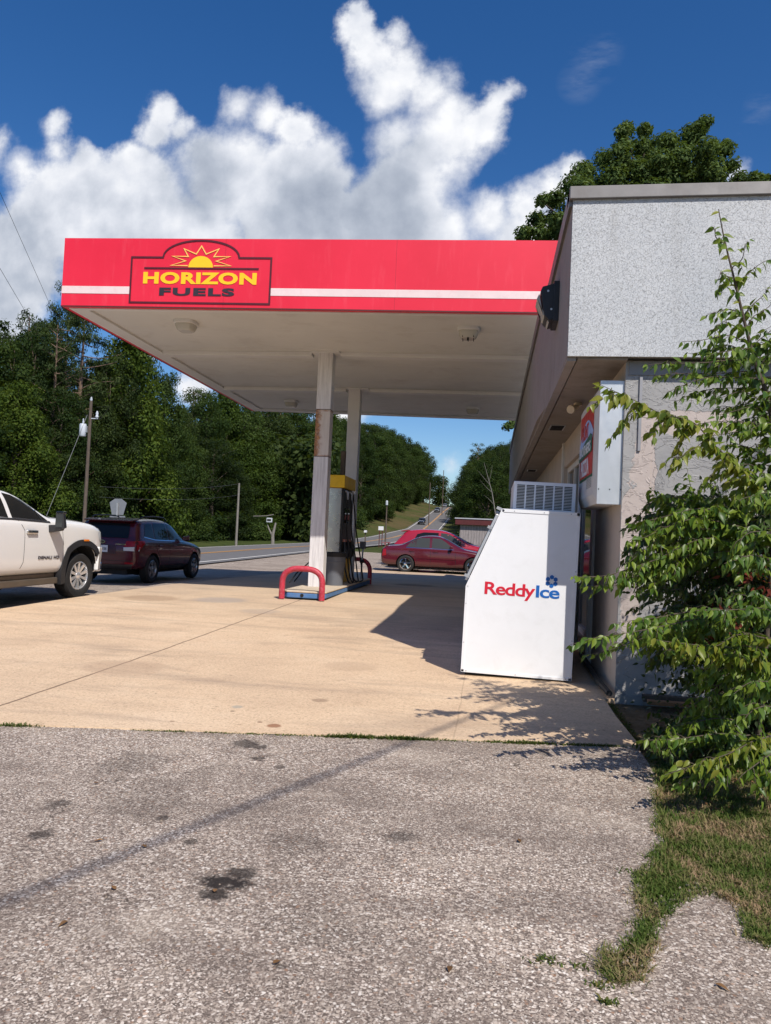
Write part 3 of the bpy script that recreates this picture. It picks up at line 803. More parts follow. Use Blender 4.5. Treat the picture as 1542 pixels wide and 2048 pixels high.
text_part('lettering', 'BROTHERS', .88, .105, (fx - .0092, 8.34, 2.395), (0, -1, 0), (0, 0, 1), SWHT, face, .02)
text_part('lettering', 'PIZZA', .62, .17, (fx - .0032, 8.22, 2.18), (0, -1, 0), (0, 0, 1), SWHT, face, .03)
lv = MB()
for k in range(7): lv.box((fx + .001, 7.40, 2.03 + k * .016), (fx - .004, 7.74, 2.037 + k * .016))
lv.build('louvre', GREYM, sg)

# debris at the foot of the wall
pk = MB().box((1.26, 6.90, .075), (2.3, 6.98, .11)); pk.build('wood_plank', PLANK, bevel=.004)
o = bpy.data.objects['wood_plank']; tag(o, 'brown weathered board lying along the foot of the end wall', 'plank'); o.rotation_euler = (0, 0, R(-1.5))
pk = MB().box((1.42, 6.985, .075), (2.4, 7.06, .135)); o = pk.build('fence_post', BARK, bevel=.004); tag(o, 'dark rotten timber wedged between the board and end wall', 'timber')
w = MB().tube([(1.135, 9.2, .155), (1.12, 8.2, .145), (1.10, 7.5, .14), (1.12, 6.97, .13)], .028, 8); o = w.build('drain_hose', RUBB, smooth=40); tag(o, 'black drain hose lying along the base of the store front', 'hose')

# ------------------------------------------------------------------ ice freezer
TI = R(1.1)
fz = empty('ice_freezer', (-.244, 7.72, .108), 0, 'white slant front ice freezer with red and blue lettering beside the store', 'freezer')
fz.rotation_euler = (0, TI, 0)
LY = 2.35
prof = [(0, 0), (1.107, 0), (1.107, 1.695), (.325, 1.695), (.0, .88)]
w = MB(); w.prism([(x, 0, z) for x, z in prof], (0, LY, 0)); w.build('cabinet', WHITE, fz, bevel=.006, local=True)
w = MB()
def edge(a, b, wd):
    a, b = Vector((a[0], 0, a[1])), Vector((b[0], 0, b[1])); d = (b - a).normalized(); n = Vector((-d.z, 0, d.x))
    w.prism([a - n * .004, b - n * .004, b + n * wd, a + n * wd], (0, -.006, 0))
for a, b, wd in ((prof[0], prof[1], .022), (prof[1], prof[2], .028), (prof[2], prof[3], .03), (prof[3], prof[4], .026), (prof[4], prof[0], .026)): edge(a, b, wd)
w.build('trim', WHITE, fz, local=True)
trim_ = KIDS[fz.name][-1]
for x, z in ((.05, .012), (.55, .012), (1.05, .012), (1.094, .4), (1.094, 1.1), (.45, 1.68), (.75, 1.68), (1.02, 1.68), (.01, .3), (.01, .7)): MB().lathe([(.005, -.009), (.005, -.006)], (x, 0, z), 'y', 8).build('rivet', GREYM, trim_, local=True)
# slanted doors on the sloping front
d0 = Vector((-.004, 0, .90)); d1 = Vector((.315, 0, 1.68)); dd = (d1 - d0).normalized(); nn = Vector((-dd.z, 0, dd.x))
for ya, yb in ((.10, 1.14), (1.2, 2.25)):
    w = MB(); a = d0 + dd * .03; b = d1 - dd * .05
    P = [a + nn * .002, b + nn * .002, b + nn * .032, a + nn * .032]
    w.prism([(p.x, ya, p.z) for p in P], (0, yb - ya, 0)); dr = w.build('door', ALUM, fz, bevel=.004, local=True)
    w = MB(); a2 = a + dd * .06; b2 = b - dd * .06
    P = [a2 + nn * .033, b2 + nn * .033, b2 + nn * .037, a2 + nn * .037]
    w.prism([(p.x, ya + .06, p.z) for p in P], (0, yb - ya - .12, 0)); w.build('door_panel', CLEARG, dr, local=True)
    for kk in (.06, .62, .84):
        c = d0 + dd * kk
        P = [c + nn * .0, c + dd * .03, c + dd * .03 + nn * .055, c + nn * .055]
        MB().prism([(p.x, ya - .02, p.z) for p in P], (0, .05, 0)).build('hinge', GREYM, dr, local=True)
# compressor housing
cm = MB().box((.44, .40, 1.697), (1.098, 1.5, 2.025)).build('compressor_housing', WHITE, fz, bevel=.004, local=True)
w = MB()
for c in range(6):
    for k in range(16):
        x0 = .475 + c * .100; z0 = 1.735 + k * .0162
        w.box((x0, .396, z0), (x0 + .083, .3998, z0 + .0088))
w.build('louvre', DARK, cm, local=True)
MB().box((.04, .06, -.035), (1.06, LY - .06, -.001)).build('skid_base', DARK, fz, local=True)
text_part('lettering', 'Reddy', .512, .168, (.192, -.0005, .770), (1, 0, 0), (0, 0, 1), REDTX, fz, .018, .003, True, spacing=.90)
text_part('lettering', 'Ice', .236, .124, (.712, -.0005, .812), (1, 0, 0), (0, 0, 1), BLUTX, fz, .018, .003, True, spacing=.90)
w = MB()
c0 = Vector((.862, 0, .985))
for k in range(6):
    t = math.pi / 3 * k + math.pi / 6 + math.pi / 3 * .5 * 0
    cc = c0 + Vector((math.cos(t), 0, math.sin(t))) * .044
    hexp = [cc + Vector((math.cos(t + math.pi / 3 * j), 0, math.sin(t + math.pi / 3 * j))) * .023 for j in range(6)]
    w.prism([(p.x, -.0005, p.z) for p in hexp], (0, -.003, 0))
w.build('snowflake', BLUTX, fz, local=True)

# ------------------------------------------------------------------ canopy
FL = Vector((-7.86, 12.30, 0)); FR = Vector((1.75, 12.74, 0)); BL = Vector((-7.84, 23.17, 0)); BR = Vector((1.75, 24.15, 0))
CZ = 5.38; CT = 6.63
cp = empty('fuel_canopy', (-3.6, 17.5, .17), 0, 'big red and white fuel canopy on two white columns over the pump', 'canopy')
def lift(p, z): return (p.x, p.y, z)
def inset(a, b, c, d, k):
    cen = (a + b + c + d) / 4
    return [p + (cen - p) * k for p in (a, b, c, d)]
w = MB(); fo = [FL, FR, BR, BL]
ins = [FL + Vector((.10, .10, 0)), FR + Vector((-.10, .10, 0)), BR + Vector((-.1, -.1, 0)), BL + Vector((.1, -.1, 0))]
for i in range(4):
    a, b, c, d = fo[i], fo[(i + 1) % 4], ins[(i + 1) % 4], ins[i]
    w.hexa([lift(a, CZ), lift(b, CZ), lift(c, CZ), lift(d, CZ)], [lift(a, CT), lift(b, CT), lift(c, CT), lift(d, CT)])
fas = w.build('fascia', FASC, cp)
w = MB(); w.hexa([lift(p, CZ + .03) for p in ins], [lift(p, CZ + .10) for p in ins]); w.build('ceiling', CEIL, cp)
w = MB(); w.hexa([lift(p, CT - .2) for p in ins], [lift(p, CT - .12) for p in ins]); w.build('roof_deck', GREYM, cp)
# ceiling perimeter trim
w = MB()
in2 = [FL + Vector((.42, .22, 0)), FR + Vector((-.4, .22, 0)), BR + Vector((-.4, -.4, 0)), BL + Vector((.42, -.4, 0))]
for i in range(4):
    a, b, c, d = ins[i], ins[(i + 1) % 4], in2[(i + 1) % 4], in2[i]
    w.hexa([lift(a, CZ - .015), lift(b, CZ - .015), lift(c, CZ - .015), lift(d, CZ - .015)], [lift(a, CZ + .03), lift(b, CZ + .03), lift(c, CZ + .03), lift(d, CZ + .03)])
w.build('perimeter_trim', CEILB, cp)
# faint deck panel joints
w = MB()
for k in range(1, 8):
    ya = k / 8
    a = FL.lerp(BL, ya); b = FR.lerp(BR, ya)
    a = a + Vector((.45, 0, 0)); b = b + Vector((-.45, 0, 0))
    w.hexa([lift(a, CZ + .026), lift(b, CZ + .026), lift(b + Vector((0, .012, 0)), CZ + .026), lift(a + Vector((0, .012, 0)), CZ + .026)], [lift(a, CZ + .0305), lift(b, CZ + .0305), lift(b + Vector((0, .012, 0)), CZ + .0305), lift(a + Vector((0, .012, 0)), CZ + .0305)])
w.build('panel_joint', CEILB, cp)
fd = (FR - FL).normalized(); fn = Vector((fd.y, -fd.x, 0))
def fp(s, z, k=0.0): p = FL + fd * s + fn * k; return Vector((p.x, p.y, z))
w = MB()
def stripe(s0, s1): w.prism([fp(s0, CZ + .235, .003), fp(s1, CZ + .235, .003), fp(s1, CZ + .37, .003), fp(s0, CZ + .37, .003)], fn * .003)
STRIPE_LATER = stripe
ld = (FL - BL).normalized()
w.prism([(-7.863, 12.3, CZ + .235), (-7.863, 12.3, CZ + .37), (-7.843, 23.17, CZ + .37), (-7.843, 23.17, CZ + .235)], (-.003, 0, 0))
stripe_mb = w
w = MB(); w.prism([fp(0, CZ - .012, .004), fp(9.62, CZ - .012, .004), fp(9.62, CZ + .012, .004), fp(0, CZ + .012, .004)], fn * .004)
w.prism([(-7.864, 12.3, CZ - .01), (-7.864, 12.3, CZ + .02), (-7.844, 23.17, CZ + .02), (-7.844, 23.17, CZ - .01)], (-.004, 0, 0)); w.build('drip_edge', TRIMR, fas)
# emblem on the fascia
w = MB(); k = .006
def spx(px): 
    d = ray(px, 540); t = (FL.y + (FR.y - FL.y) / (FR.x - FL.x) * (0 - FL.x)) / (d[1] - (FR.y - FL.y) / (FR.x - FL.x) * d[0]); x = t * d[0]
    return (x - FL.x) / fd.x
E0, E1 = spx(263), spx(542)
w, keep = stripe_mb, w
stripe(.0, E0 - .016); stripe(E1 + .016, 9.62); w.build('stripe', STRIP, fas); w = keep
EM = (E0 + E1) / 2; HB, HT = CZ + .085, CZ + .905
AR = .70
pts = [fp(E0, HB, k), fp(E1, HB, k), fp(E1, HT, k), fp(EM + AR, HT, k)]
for i in range(1, 20):
    t = math.pi * i / 20
    pts.append(fp(EM + AR * math.cos(t) * (1 - .10 * math.sin(t)), HT + .31 * math.sin(t) ** .8, k))
pts += [fp(EM - AR, HT, k), fp(E0, HT, k)]
w.ribbon(pts, .032, fn, .004, True)
w.prism([fp(EM - 1.04, CZ + .695, k), fp(EM + 1.06, CZ + .695, k), fp(EM + 1.06, CZ + .725, k), fp(EM - 1.04, CZ + .725, k)], fn * .004)
w.build('emblem_outline', MARTX, fas)
w = MB(); sunz = CZ + .728
pts = [fp(EM + .225 * math.cos(math.pi * i / 20), sunz + .205 * math.sin(math.pi * i / 20), k) for i in range(21)]
w.prism(pts, fn * .004); w.build('sun_disc', YELTX, fas)
w = MB()
zig = [(-.24, .03), (-.55, .032), (-.28, .115), (-.53, .20), (-.235, .195), (-.32, .335), (-.09, .24), (0, .385), (.09, .24), (.32, .335), (.235, .195), (.53, .20), (.28, .115), (.55, .032), (.24, .03)]
w.ribbon([fp(EM + a, sunz + b, k) for a, b in zig], .020, fn, .004)
w.build('sun_rays', PALEY, fas)
text_part('lettering', 'HORIZON', 2.08, .215, fp(EM - 1.05, CZ + .425, .004), fd, (0, 0, 1), YELTX, fas, .045, .004, spacing=1.08)
text_part('lettering', 'FUELS', 1.38, .145, fp(EM - .74, CZ + .215, .004), fd, (0, 0, 1), BLKTX, fas, .045, .004, spacing=1.15)
# columns and cross beams
for cy in (15.52, 19.38):
    c = MB().box((-3.83 if cy < 17 else -3.91, cy, .30), (-3.51 if cy < 17 else -3.59, cy + .30, CZ + .02))
    me_parent = c
    o = bpy.data.objects.new('tmp', None)
    cobj = MB(); cobj.v = c.v; cobj.f = c.f; cobj.m = c.m
    co_ = cobj.build('column', COLM if cy < 17 else mat('plain_column_paint', S(214, 210, 210), .6, var=.06, vs=3), cp, bevel=.012)
    # shift mesh origin so that the paint's wear sits at its own height
    dx, dy, dz = -3.67, cy + .15, 0.0
    par = origin(cp)
    sh = Vector((dx, dy, dz)) - par
    for v in co_.data.vertices: v.co -= sh
    co_.location = sh
    MB().box((-3.98, cy - .06, CZ - .005), (-3.36, cy + .36, CZ + .029)).build('column_cap', CEILB, cp)
    k0 = (cy - 12.3) / 10.87; k1 = (cy - 12.74) / 11.41
    a = FL.lerp(BL, k0); b = FR.lerp(BR, k1 * .96 + .04)
    w = MB()
    for (s, z0) in ((0, CZ - .02), ):
        w.hexa([(a.x + .43, cy + .02, CZ - .06), (-3.99, cy + .02, CZ - .06), (-3.99, cy + .28, CZ - .06), (a.x + .43, cy + .28, CZ - .06)], [(a.x + .43, cy + .02, CZ + .029), (-3.99, cy + .02, CZ + .029), (-3.99, cy + .28, CZ + .029), (a.x + .43, cy + .28, CZ + .029)])
        w.hexa([(-3.35, cy + .02, CZ - .06), (1.3, cy + .24, CZ - .06), (1.3, cy + .50, CZ - .06), (-3.35, cy + .28, CZ - .06)], [(-3.35, cy + .02, CZ + .029), (1.3, cy + .24, CZ + .029), (1.3, cy + .5, CZ + .029), (-3.35, cy + .28, CZ + .029)])
    w.build('cross_beam', CEILB, cp, bevel=.008)


def canopy_lamp(x, y, label, kind):
    t = empty('ceiling_lamp', (x, y, CZ + .03), 0, label, 'lamp', 'lamps under the canopy')
    w = MB(); n = 20
    def ringp(rx, ry, z): return [(x + rx * math.copysign(abs(math.cos(a)) ** .55, math.cos(a)), y + ry * math.copysign(abs(math.sin(a)) ** .55, math.sin(a)), z) for a in [2 * math.pi * i / n for i in range(n)]]
    def stack(w, L):
        for a, b in zip(L[:-1], L[1:]):
            w.add(a + b, [(i, (i + 1) % n, n + (i + 1) % n, n + i) for i in range(n)])
        w.add(L[-1], [tuple(range(n))])
    stack(w, [ringp(.21, .21, CZ + .029), ringp(.21, .21, CZ - .03), ringp(.19, .19, CZ - .035)])
    w.build('frame', CEILB, t, smooth=35)
    w = MB(); stack(w, [ringp(.185, .185, CZ - .03), ringp(.18, .18, CZ - .07), ringp(.15, .15, CZ - .14), ringp(.12, .12, CZ - .165)])
    w.build('lens', LAMPG, t, smooth=50)
    if kind:
        w = MB()
        for a in (-.1, 0, .1): w.tube([(x + a, y - .16, CZ - .06), (x + a, y - .13, CZ - .15), (x + a, y + .1, CZ - .18)], .008, 6)
        w.tube([(x, y - .1, CZ - .16), (x, y - .1, CZ - .22)], .02, 8)
        w.build('guard', DARK, t)


canopy_lamp(-5.92, 13.35, 'frosted canopy lamp at the front left, behind the emblem', 0)
canopy_lamp(-.55, 13.75, 'caged canopy lamp at the front right, nearest the store parapet', 1)
canopy_lamp(-6.05, 21.4, 'small frosted canopy lamp at the back left, over the far trees', 0)
canopy_lamp(-.66, 22.0, 'small frosted canopy lamp at the back right, nearest the far road', 0)

# ------------------------------------------------------------------ pump island
IZ = .17
isl = empty('pump_island', (-3.58, 16.8, IZ), 0, 'raised concrete pump island with a blue painted curb', 'island')
def rrect(x0, y0, x1, y1, c): return [(x0 + c, y0), (x1 - c, y0), (x1, y0 + c), (x1, y1 - c), (x1 - c, y1), (x0 + c, y1), (x0, y1 - c), (x0, y0 + c)]
w = MB(); w.prism([(x, y, IZ + .02) for x, y in rrect(-4.02, 14.16, -3.14, 19.75, .12)], (0, 0, .105)); w.build('blue_curb', BLUEC, isl, bevel=.02)
w = MB(); w.prism([(x, y, IZ + .126) for x, y in rrect(-4.03, 14.15, -3.13, 19.76, .12)], (0, 0, .035)); w.build('concrete_cap', [CURBT], isl, bevel=.012)
MB().lathe([(.035, 14.152), (.035, 14.164)], (-3.60, 0, IZ + .075), 'y', 12).build('drain_hole', DARK, isl)
for hy, lab in ((14.10, 'chipped red guard hoop standing in sun at the near end of the island'), (19.85, 'red guard hoop standing in shade at the far end of the island')):
    g = empty('guard_hoop', (-3.6, hy, IZ), 0, lab, 'guard rail', 'hoops guarding the island')
    pts = []; x0, x1 = -3.99, -3.19; hh = .60 if hy < 17 else .66
    for i in range(25):
        t = math.pi * (1 - i / 24)
        pts.append(((x0 + x1) / 2 + (x1 - x0) / 2 * math.copysign(abs(math.cos(t)) ** .72, math.cos(t)), hy, IZ + .30 + (hh - .30) * abs(math.sin(t)) ** .8))
    pts = [(x0, hy, IZ + .0), (x0, hy, IZ + .15)] + pts + [(x1, hy, IZ + .15), (x1, hy, IZ + .0)]
    MB().tube(pts, .058, 14).build('pipe', REDP, g, smooth=50)

tc = empty('trash_can', (-3.42, 16.32, .33), 0, 'round grey trash can with a black liner behind the front column', 'trash can')
cx, cy = -3.42, 16.32
MB().lathe([(.19, .332), (.235, .98), (.243, .985), (.243, 1.03), (.23, 1.03)], (cx, cy, 0), 'z', 28).lathe([(.226, .84), (.232, .845), (.234, .87), (.230, .875)], (cx, cy, 0), 'z', 28).build('bin', GREYP, tc, smooth=40)
MB().lathe([(.248, .97), (.252, 1.0), (.252, 1.055), (.235, 1.07), (.21, 1.02)], (cx, cy, 0), 'z', 28).build('liner', RUBB, tc, smooth=40)

dp = empty('fuel_dispenser', (-3.7, 17.6, .33), 0, 'steel fuel dispenser with a yellow top band and black hoses', 'fuel pump')
DX0, DX1, DY0, DY1 = -4.0, -3.42, 16.92, 18.28
MB().box((DX0 + .04, DY0 + .03, 1.02), (DX1 - .05, DY1 - .03, 2.56)).build('cabinet', STEEL, dp, bevel=.012)
MB().box((DX0 + .03, DY0 + .02, .332), (DX1 - .02, DY1 - .02, 1.015)).build('lower_cabinet', YELLO, dp, bevel=.01)
MB().box((DX0, DY0 - .02, 2.565), (DX1 + .02, DY1 + .02, 2.86)).build('top_band', YELLO, dp, bevel=.012)
MB().box((DX1 - .049, DY0 + .06, 1.06), (DX1 - .012, DY1 - .06, 2.54)).build('front_panel', BLACK, dp, bevel=.008)
MB().box((DX1 - .0115, DY0 + .25, 1.75), (DX1 - .004, DY0 + .85, 2.1)).build('price_display', AUTOG, dp)
MB().box((DX1 - .0115, DY0 + .2, 1.30), (DX1 + .05, DY0 + .9, 1.36)).build('nozzle_shelf', mat('shelf_plastic', S(190, 130, 112), .5), dp)
for i, (yy, z0) in enumerate(((17.15, .95), (17.55, 1.0), (17.95, .98))):
    w = MB().tube([(DX1 + .02, yy, z0 + .36), (DX1 + .04, yy, z0 + .22), (DX1 + .05, yy, z0 + .05), (DX1 + .04, yy - .02, z0 - .1)], [.03, .045, .05, .03], 10)
    w.tube([(DX1 + .05, yy - .02, z0 + .2), (DX1 + .12, yy - .05, z0 + .12), (DX1 + .11, yy - .05, z0 - .02), (DX1 + .05, yy - .02, z0 - .04)], .014, 8)
    w.build('nozzle', BLACK, dp, smooth=50)
    hs = [(DX1 + .03, yy, 2.48), (DX1 + .07, yy, 2.2), (DX1 + .06 + .04 * i, yy + .02, 1.6), (DX1 + .16 + .05 * i, yy + .1, .95), (DX1 + .22 + .05 * i, yy + .18, .5), (DX1 + .26 + .04 * i, yy + .1, .36), (DX1 + .18, yy - .05, .36), (DX1 + .1, yy - .06, .6), (DX1 + .05, yy - .02, z0 - .08)]
    sm = [Vector(p) for p in hs]; pp = []
    for j in range(len(sm) - 1):
        p0, p1, p2, p3 = sm[max(j - 1, 0)], sm[j], sm[j + 1], sm[min(j + 2, len(sm) - 1)]
        for u in (0, .25, .5, .75):
            pp.append(.5 * ((2 * p1) + (p2 - p0) * u + (2 * p0 - 5 * p1 + 4 * p2 - p3) * u * u + (3 * p1 - p0 - 3 * p2 + p3) * u ** 3))
    pp.append(sm[-1])
    MB().tube(pp, .017, 8).build('hose', RUBB, dp, smooth=50)
for yy in (17.2, 17.6):
    pts = [(DX0 - .02, yy, 1.0), (DX0 - .2, yy - .3, .75), (DX0 - .32, yy - .8, .55), (DX0 - .36, yy - 1.2, .36)]
    MB().tube(pts, .016, 8).build('hose', RUBB, dp, smooth=50)
MB().box((-3.66, 17.55, 2.861), (-3.55, 17.66, 3.50)).build('hose_mast', BARK, dp, bevel=.006)
for yy in (17.12, 17.6, 18.0): MB().tube([(DX1 + .0, yy, 2.5), (DX1 + .06, yy, 2.47), (DX1 + .065, yy, 2.3)], [.03, .035, .022], 8).build('hose_swivel', GREYM, dp, smooth=40)
pb = empty('service_post', (-3.22, 18.75, .33), 0, 'thin post with a small grey box beside the pump hoses', 'post')
MB().tube([(-3.24, 18.75, .332), (-3.22, 18.75, 1.13)], .022, 8).build('stem', GREYM, pb, smooth=40)
MB().box((-3.30, 18.70, 1.131), (-3.15, 18.78, 1.32)).build('box', mat('box_grey', S(98, 98, 100), .6), pb, bevel=.008)
MB().tube([(-3.26, 18.74, .8), (-3.19, 18.70, .82)], .05, 10).build('squeegee_pail', BLACK, pb, smooth=40)

# ------------------------------------------------------------------ vehicles
def evaluated_mesh(o):
    dg = bpy.context.evaluated_depsgraph_get(); dg.update()
    return bpy.data.meshes.new_from_object(o.evaluated_get(dg))


def car_hull(stations, paint, wheels, arch_r, wmax, name='body', parent=None, tuck=.05):
    rows = []
    for (x, zb, zs, w, wr, zr) in stations:
        zm = zb + (zs - zb) * .5
        wi = w - .055
        half = [(0, zb), (.7 * w, zb), (w - .07, zb + .015), (w - .012, zb + .14), (w, zm), (w - .012, zs - .09), (w - .035, zs - .015), (wi - (wi - wr) * .12, zs + (zr - zs) * .10), (wi + (wr - wi) * .55, zs + (zr - zs) * .55), (wr, zr - min(.06, (zr - zs) * .3)), (wr - .10, zr), (wr * .45, zr + .018), (0, zr + .024)]
        ring = [(x, y, z) for y, z in half] + [(x, -y, z) for y, z in half[-2:0:-1]]
        rows.append(ring)
    n = len(rows[0]); vs = [p for r in rows for p in r]; fs = []
    for i in range(len(rows) - 1):
        for k in range(n): fs.append((i * n + k, i * n + (k + 1) % n, (i + 1) * n + (k + 1) % n, (i + 1) * n + k))
    h = n // 2
    for base, flip in ((0, 0), ((len(rows) - 1) * n, 1)):
        for k in range(h):
            a, b = base + k, base + k + 1; c, d = base + (n - k - 1) % n, base + (n - k) % n
            f = (a, b, c, d) if k else (a, b, c)
            if k == h - 1: f = (a, b, d)
            fs.append(f[::-1] if flip else f)
    mb = MB(); mb.add(vs, fs); o = mb.build('tmp_body', [paint, DARK])
    sub = o.modifiers.new('s', 'SUBSURF'); sub.levels = 2; sub.render_levels = 2
    me = evaluated_mesh(o); bvh_me = me
    bpy.data.objects.remove(o)
    o = bpy.data.objects.new('tmp2', me); col.objects.link(o)
    pts = [v.co.copy() for v in me.vertices]; polys = [tuple(p.vertices) for p in me.polygons]
    bvh = BVHTree.FromPolygons(pts, polys)
    # wheel openings
    cut = MB()
    for wx, wz in wheels:
        for sgn in (-1, 1):
            cut.lathe([(arch_r, sgn * (wmax - .34)), (arch_r, sgn * (wmax + .1))], (wx, 0, wz), 'y', 40)
    cu = cut.build('cutter', [DARK])
    bo = o.modifiers.new('b', 'BOOLEAN'); bo.object = cu; bo.operation = 'DIFFERENCE'; bo.solver = 'EXACT'; bo.material_mode = 'TRANSFER'
    me2 = evaluated_mesh(o)
    bpy.data.objects.remove(o); bpy.data.objects.remove(cu)
    me2.name = name
    me2.polygons.foreach_set('use_smooth', [True] * len(me2.polygons)); me2.set_sharp_from_angle(angle=R(38))
    return link(name, me2, parent), bvh


def patch(bvh, poly, axis, sign, name, m, parent, off=.006, cuts=5):
    """panel that follows the body surface; poly in (x,z) for axis y, (y,z) for axis x"""
    bm = bmesh.new()
    if poly[0] == 'strip':
        A = [bm.verts.new((a, 0, b)) for a, b in poly[1]]; B = [bm.verts.new((a, 0, b)) for a, b in poly[2]]
        for i in range(len(A) - 1): bm.faces.new((A[i], A[i + 1], B[i + 1], B[i]))
    else:
        bm.faces.new([bm.verts.new((a, 0, b)) for a, b in poly])
    bmesh.ops.triangulate(bm, faces=bm.faces)
    for _ in range(6):
        L = [e for e in bm.edges if e.calc_length() > .13]
        if not L: break
        bmesh.ops.subdivide_edges(bm, edges=L, cuts=1); bmesh.ops.triangulate(bm, faces=[f for f in bm.faces if len(f.verts) > 3])
    dead = []
    for v in bm.verts:
        a, b = v.co.x, v.co.z
        if axis == 'y': o_, d_ = Vector((a, 4 * sign, b)), Vector((0, -sign, 0))
        elif axis == 'x': o_, d_ = Vector((9 * sign, a, b)), Vector((-sign, 0, 0))
        else: o_, d_ = Vector((a, b, 4)), Vector((0, 0, -1))
        hit, nrm, idx, dist = bvh.ray_cast(o_, d_)
        if hit is None: dead.append(v); continue
        if nrm.dot(d_) > 0: nrm = -nrm
        v.co = hit + nrm * off
    bmesh.ops.delete(bm, geom=dead, context='VERTS')
    bmesh.ops.recalc_face_normals(bm, faces=bm.faces)
    me = bpy.data.meshes.new(name); bm.to_mesh(me); bm.free()
    me.materials.append(m)
    me.polygons.foreach_set('use_smooth', [True] * len(me.polygons))
    return link(name, me, parent)


def strip_poly(pts, w):       # thin line polygon
    P = [Vector((a, b)) for a, b in pts]; L = []; Q = []; D = []
    for i in range(len(P) - 1):
        n = max(1, int((P[i + 1] - P[i]).length / .08)); D += [P[i].lerp(P[i + 1], k / n) for k in range(n)]
    P = D + [P[-1]]
    for i, p in enumerate(P):
        d = (P[min(i + 1, len(P) - 1)] - P[max(i - 1, 0)]).normalized(); n = Vector((-d.y, d.x))
        L.append(tuple(p + n * w / 2)); Q.append(tuple(p - n * w / 2))
    return ('strip', L, Q)


def wheel(parent, x, y, r, width, sgn, rim_r, rim_mat, spokes, dark_bg=True, steer=0):
    """sgn: side of the outer face"""
    yo = width / 2
    sw = .78 * r
    w = MB().lathe([(rim_r * .98, -yo * .8), (rim_r + .01, -yo * .9), (sw, -yo), (r - .02, -yo * .93), (r, -yo * .72), (r, yo * .72), (r - .02, yo * .93), (sw, yo), (rim_r + .01, yo * .9), (rim_r * .98, yo * .8)], (0, 0, 0), 'y', 40, closed=True)
    for k in range(36):            # tread blocks
        t = 2 * math.pi * k / 36; c_, s_ = math.cos(t), math.sin(t)
        for ya in (-yo * .66, -yo * .18, yo * .30):
            a = Vector((c_, 0, s_)); tt = Vector((-s_, 0, c_)); p = a * (r - .004) + Vector((0, ya, 0))
            q0 = [p - tt * .022, p + tt * .022, p + tt * .022 + Vector((0, yo * .38, 0)), p - tt * .022 + Vector((0, yo * .38, 0))]
            w.hexa(q0, [v + a * .009 for v in q0])
    e = w.build('wheel', RUBB, parent, smooth=35, local=True)
    e.location = (x, y, r); e.rotation_euler = (0, 0, steer)
    s = sgn
    w = MB().lathe([(rim_r * .985, -s * yo * .6), (rim_r, s * yo * .82), (rim_r * .93, s * yo * .88), (rim_r * .88, s * yo * .62), (rim_r * .86, -s * yo * .5)], (0, 0, 0), 'y', 36)
    nsp = spokes[0]; wd0, wd1 = spokes[1], spokes[2]
    for k in range(nsp):
        t = 2 * math.pi * k / nsp + .3; d = Vector((math.cos(t), 0, math.sin(t))); n = Vector((-d.z, 0, d.x))
        a = d * rim_r * .18; b = d * rim_r * .93
        ya = s * yo * .68; yb = s * yo * .80
        q0 = [a - n * wd0, b - n * wd1, b + n * wd1, a + n * wd0]
        w.hexa([p + Vector((0, ya - s * .03, 0)) for p in q0], [q0[0] + Vector((0, ya, 0)), q0[1] + Vector((0, yb, 0)), q0[2] + Vector((0, yb, 0)), q0[3] + Vector((0, ya, 0))])
    w.lathe([(rim_r * .24, s * yo * .45), (rim_r * .24, s * yo * .72), (rim_r * .16, s * yo * .80), (.0001, s * yo * .82)], (0, 0, 0), 'y', 20)
    w.build('rim', rim_mat, e, smooth=35, local=True)
    MB().lathe([(rim_r * .90, s * yo * .20), (.0001, s * yo * .22)], (0, 0, 0), 'y', 24).build('brake_disc', DARK, e, local=True)
    return e


def local_point(bvh, x, z, sgn):
    h, n, i, d = bvh.ray_cast(Vector((x, 4 * sgn, z)), Vector((0, -sgn, 0)))
    return h if h is not None else Vector((x, .9 * sgn, z))


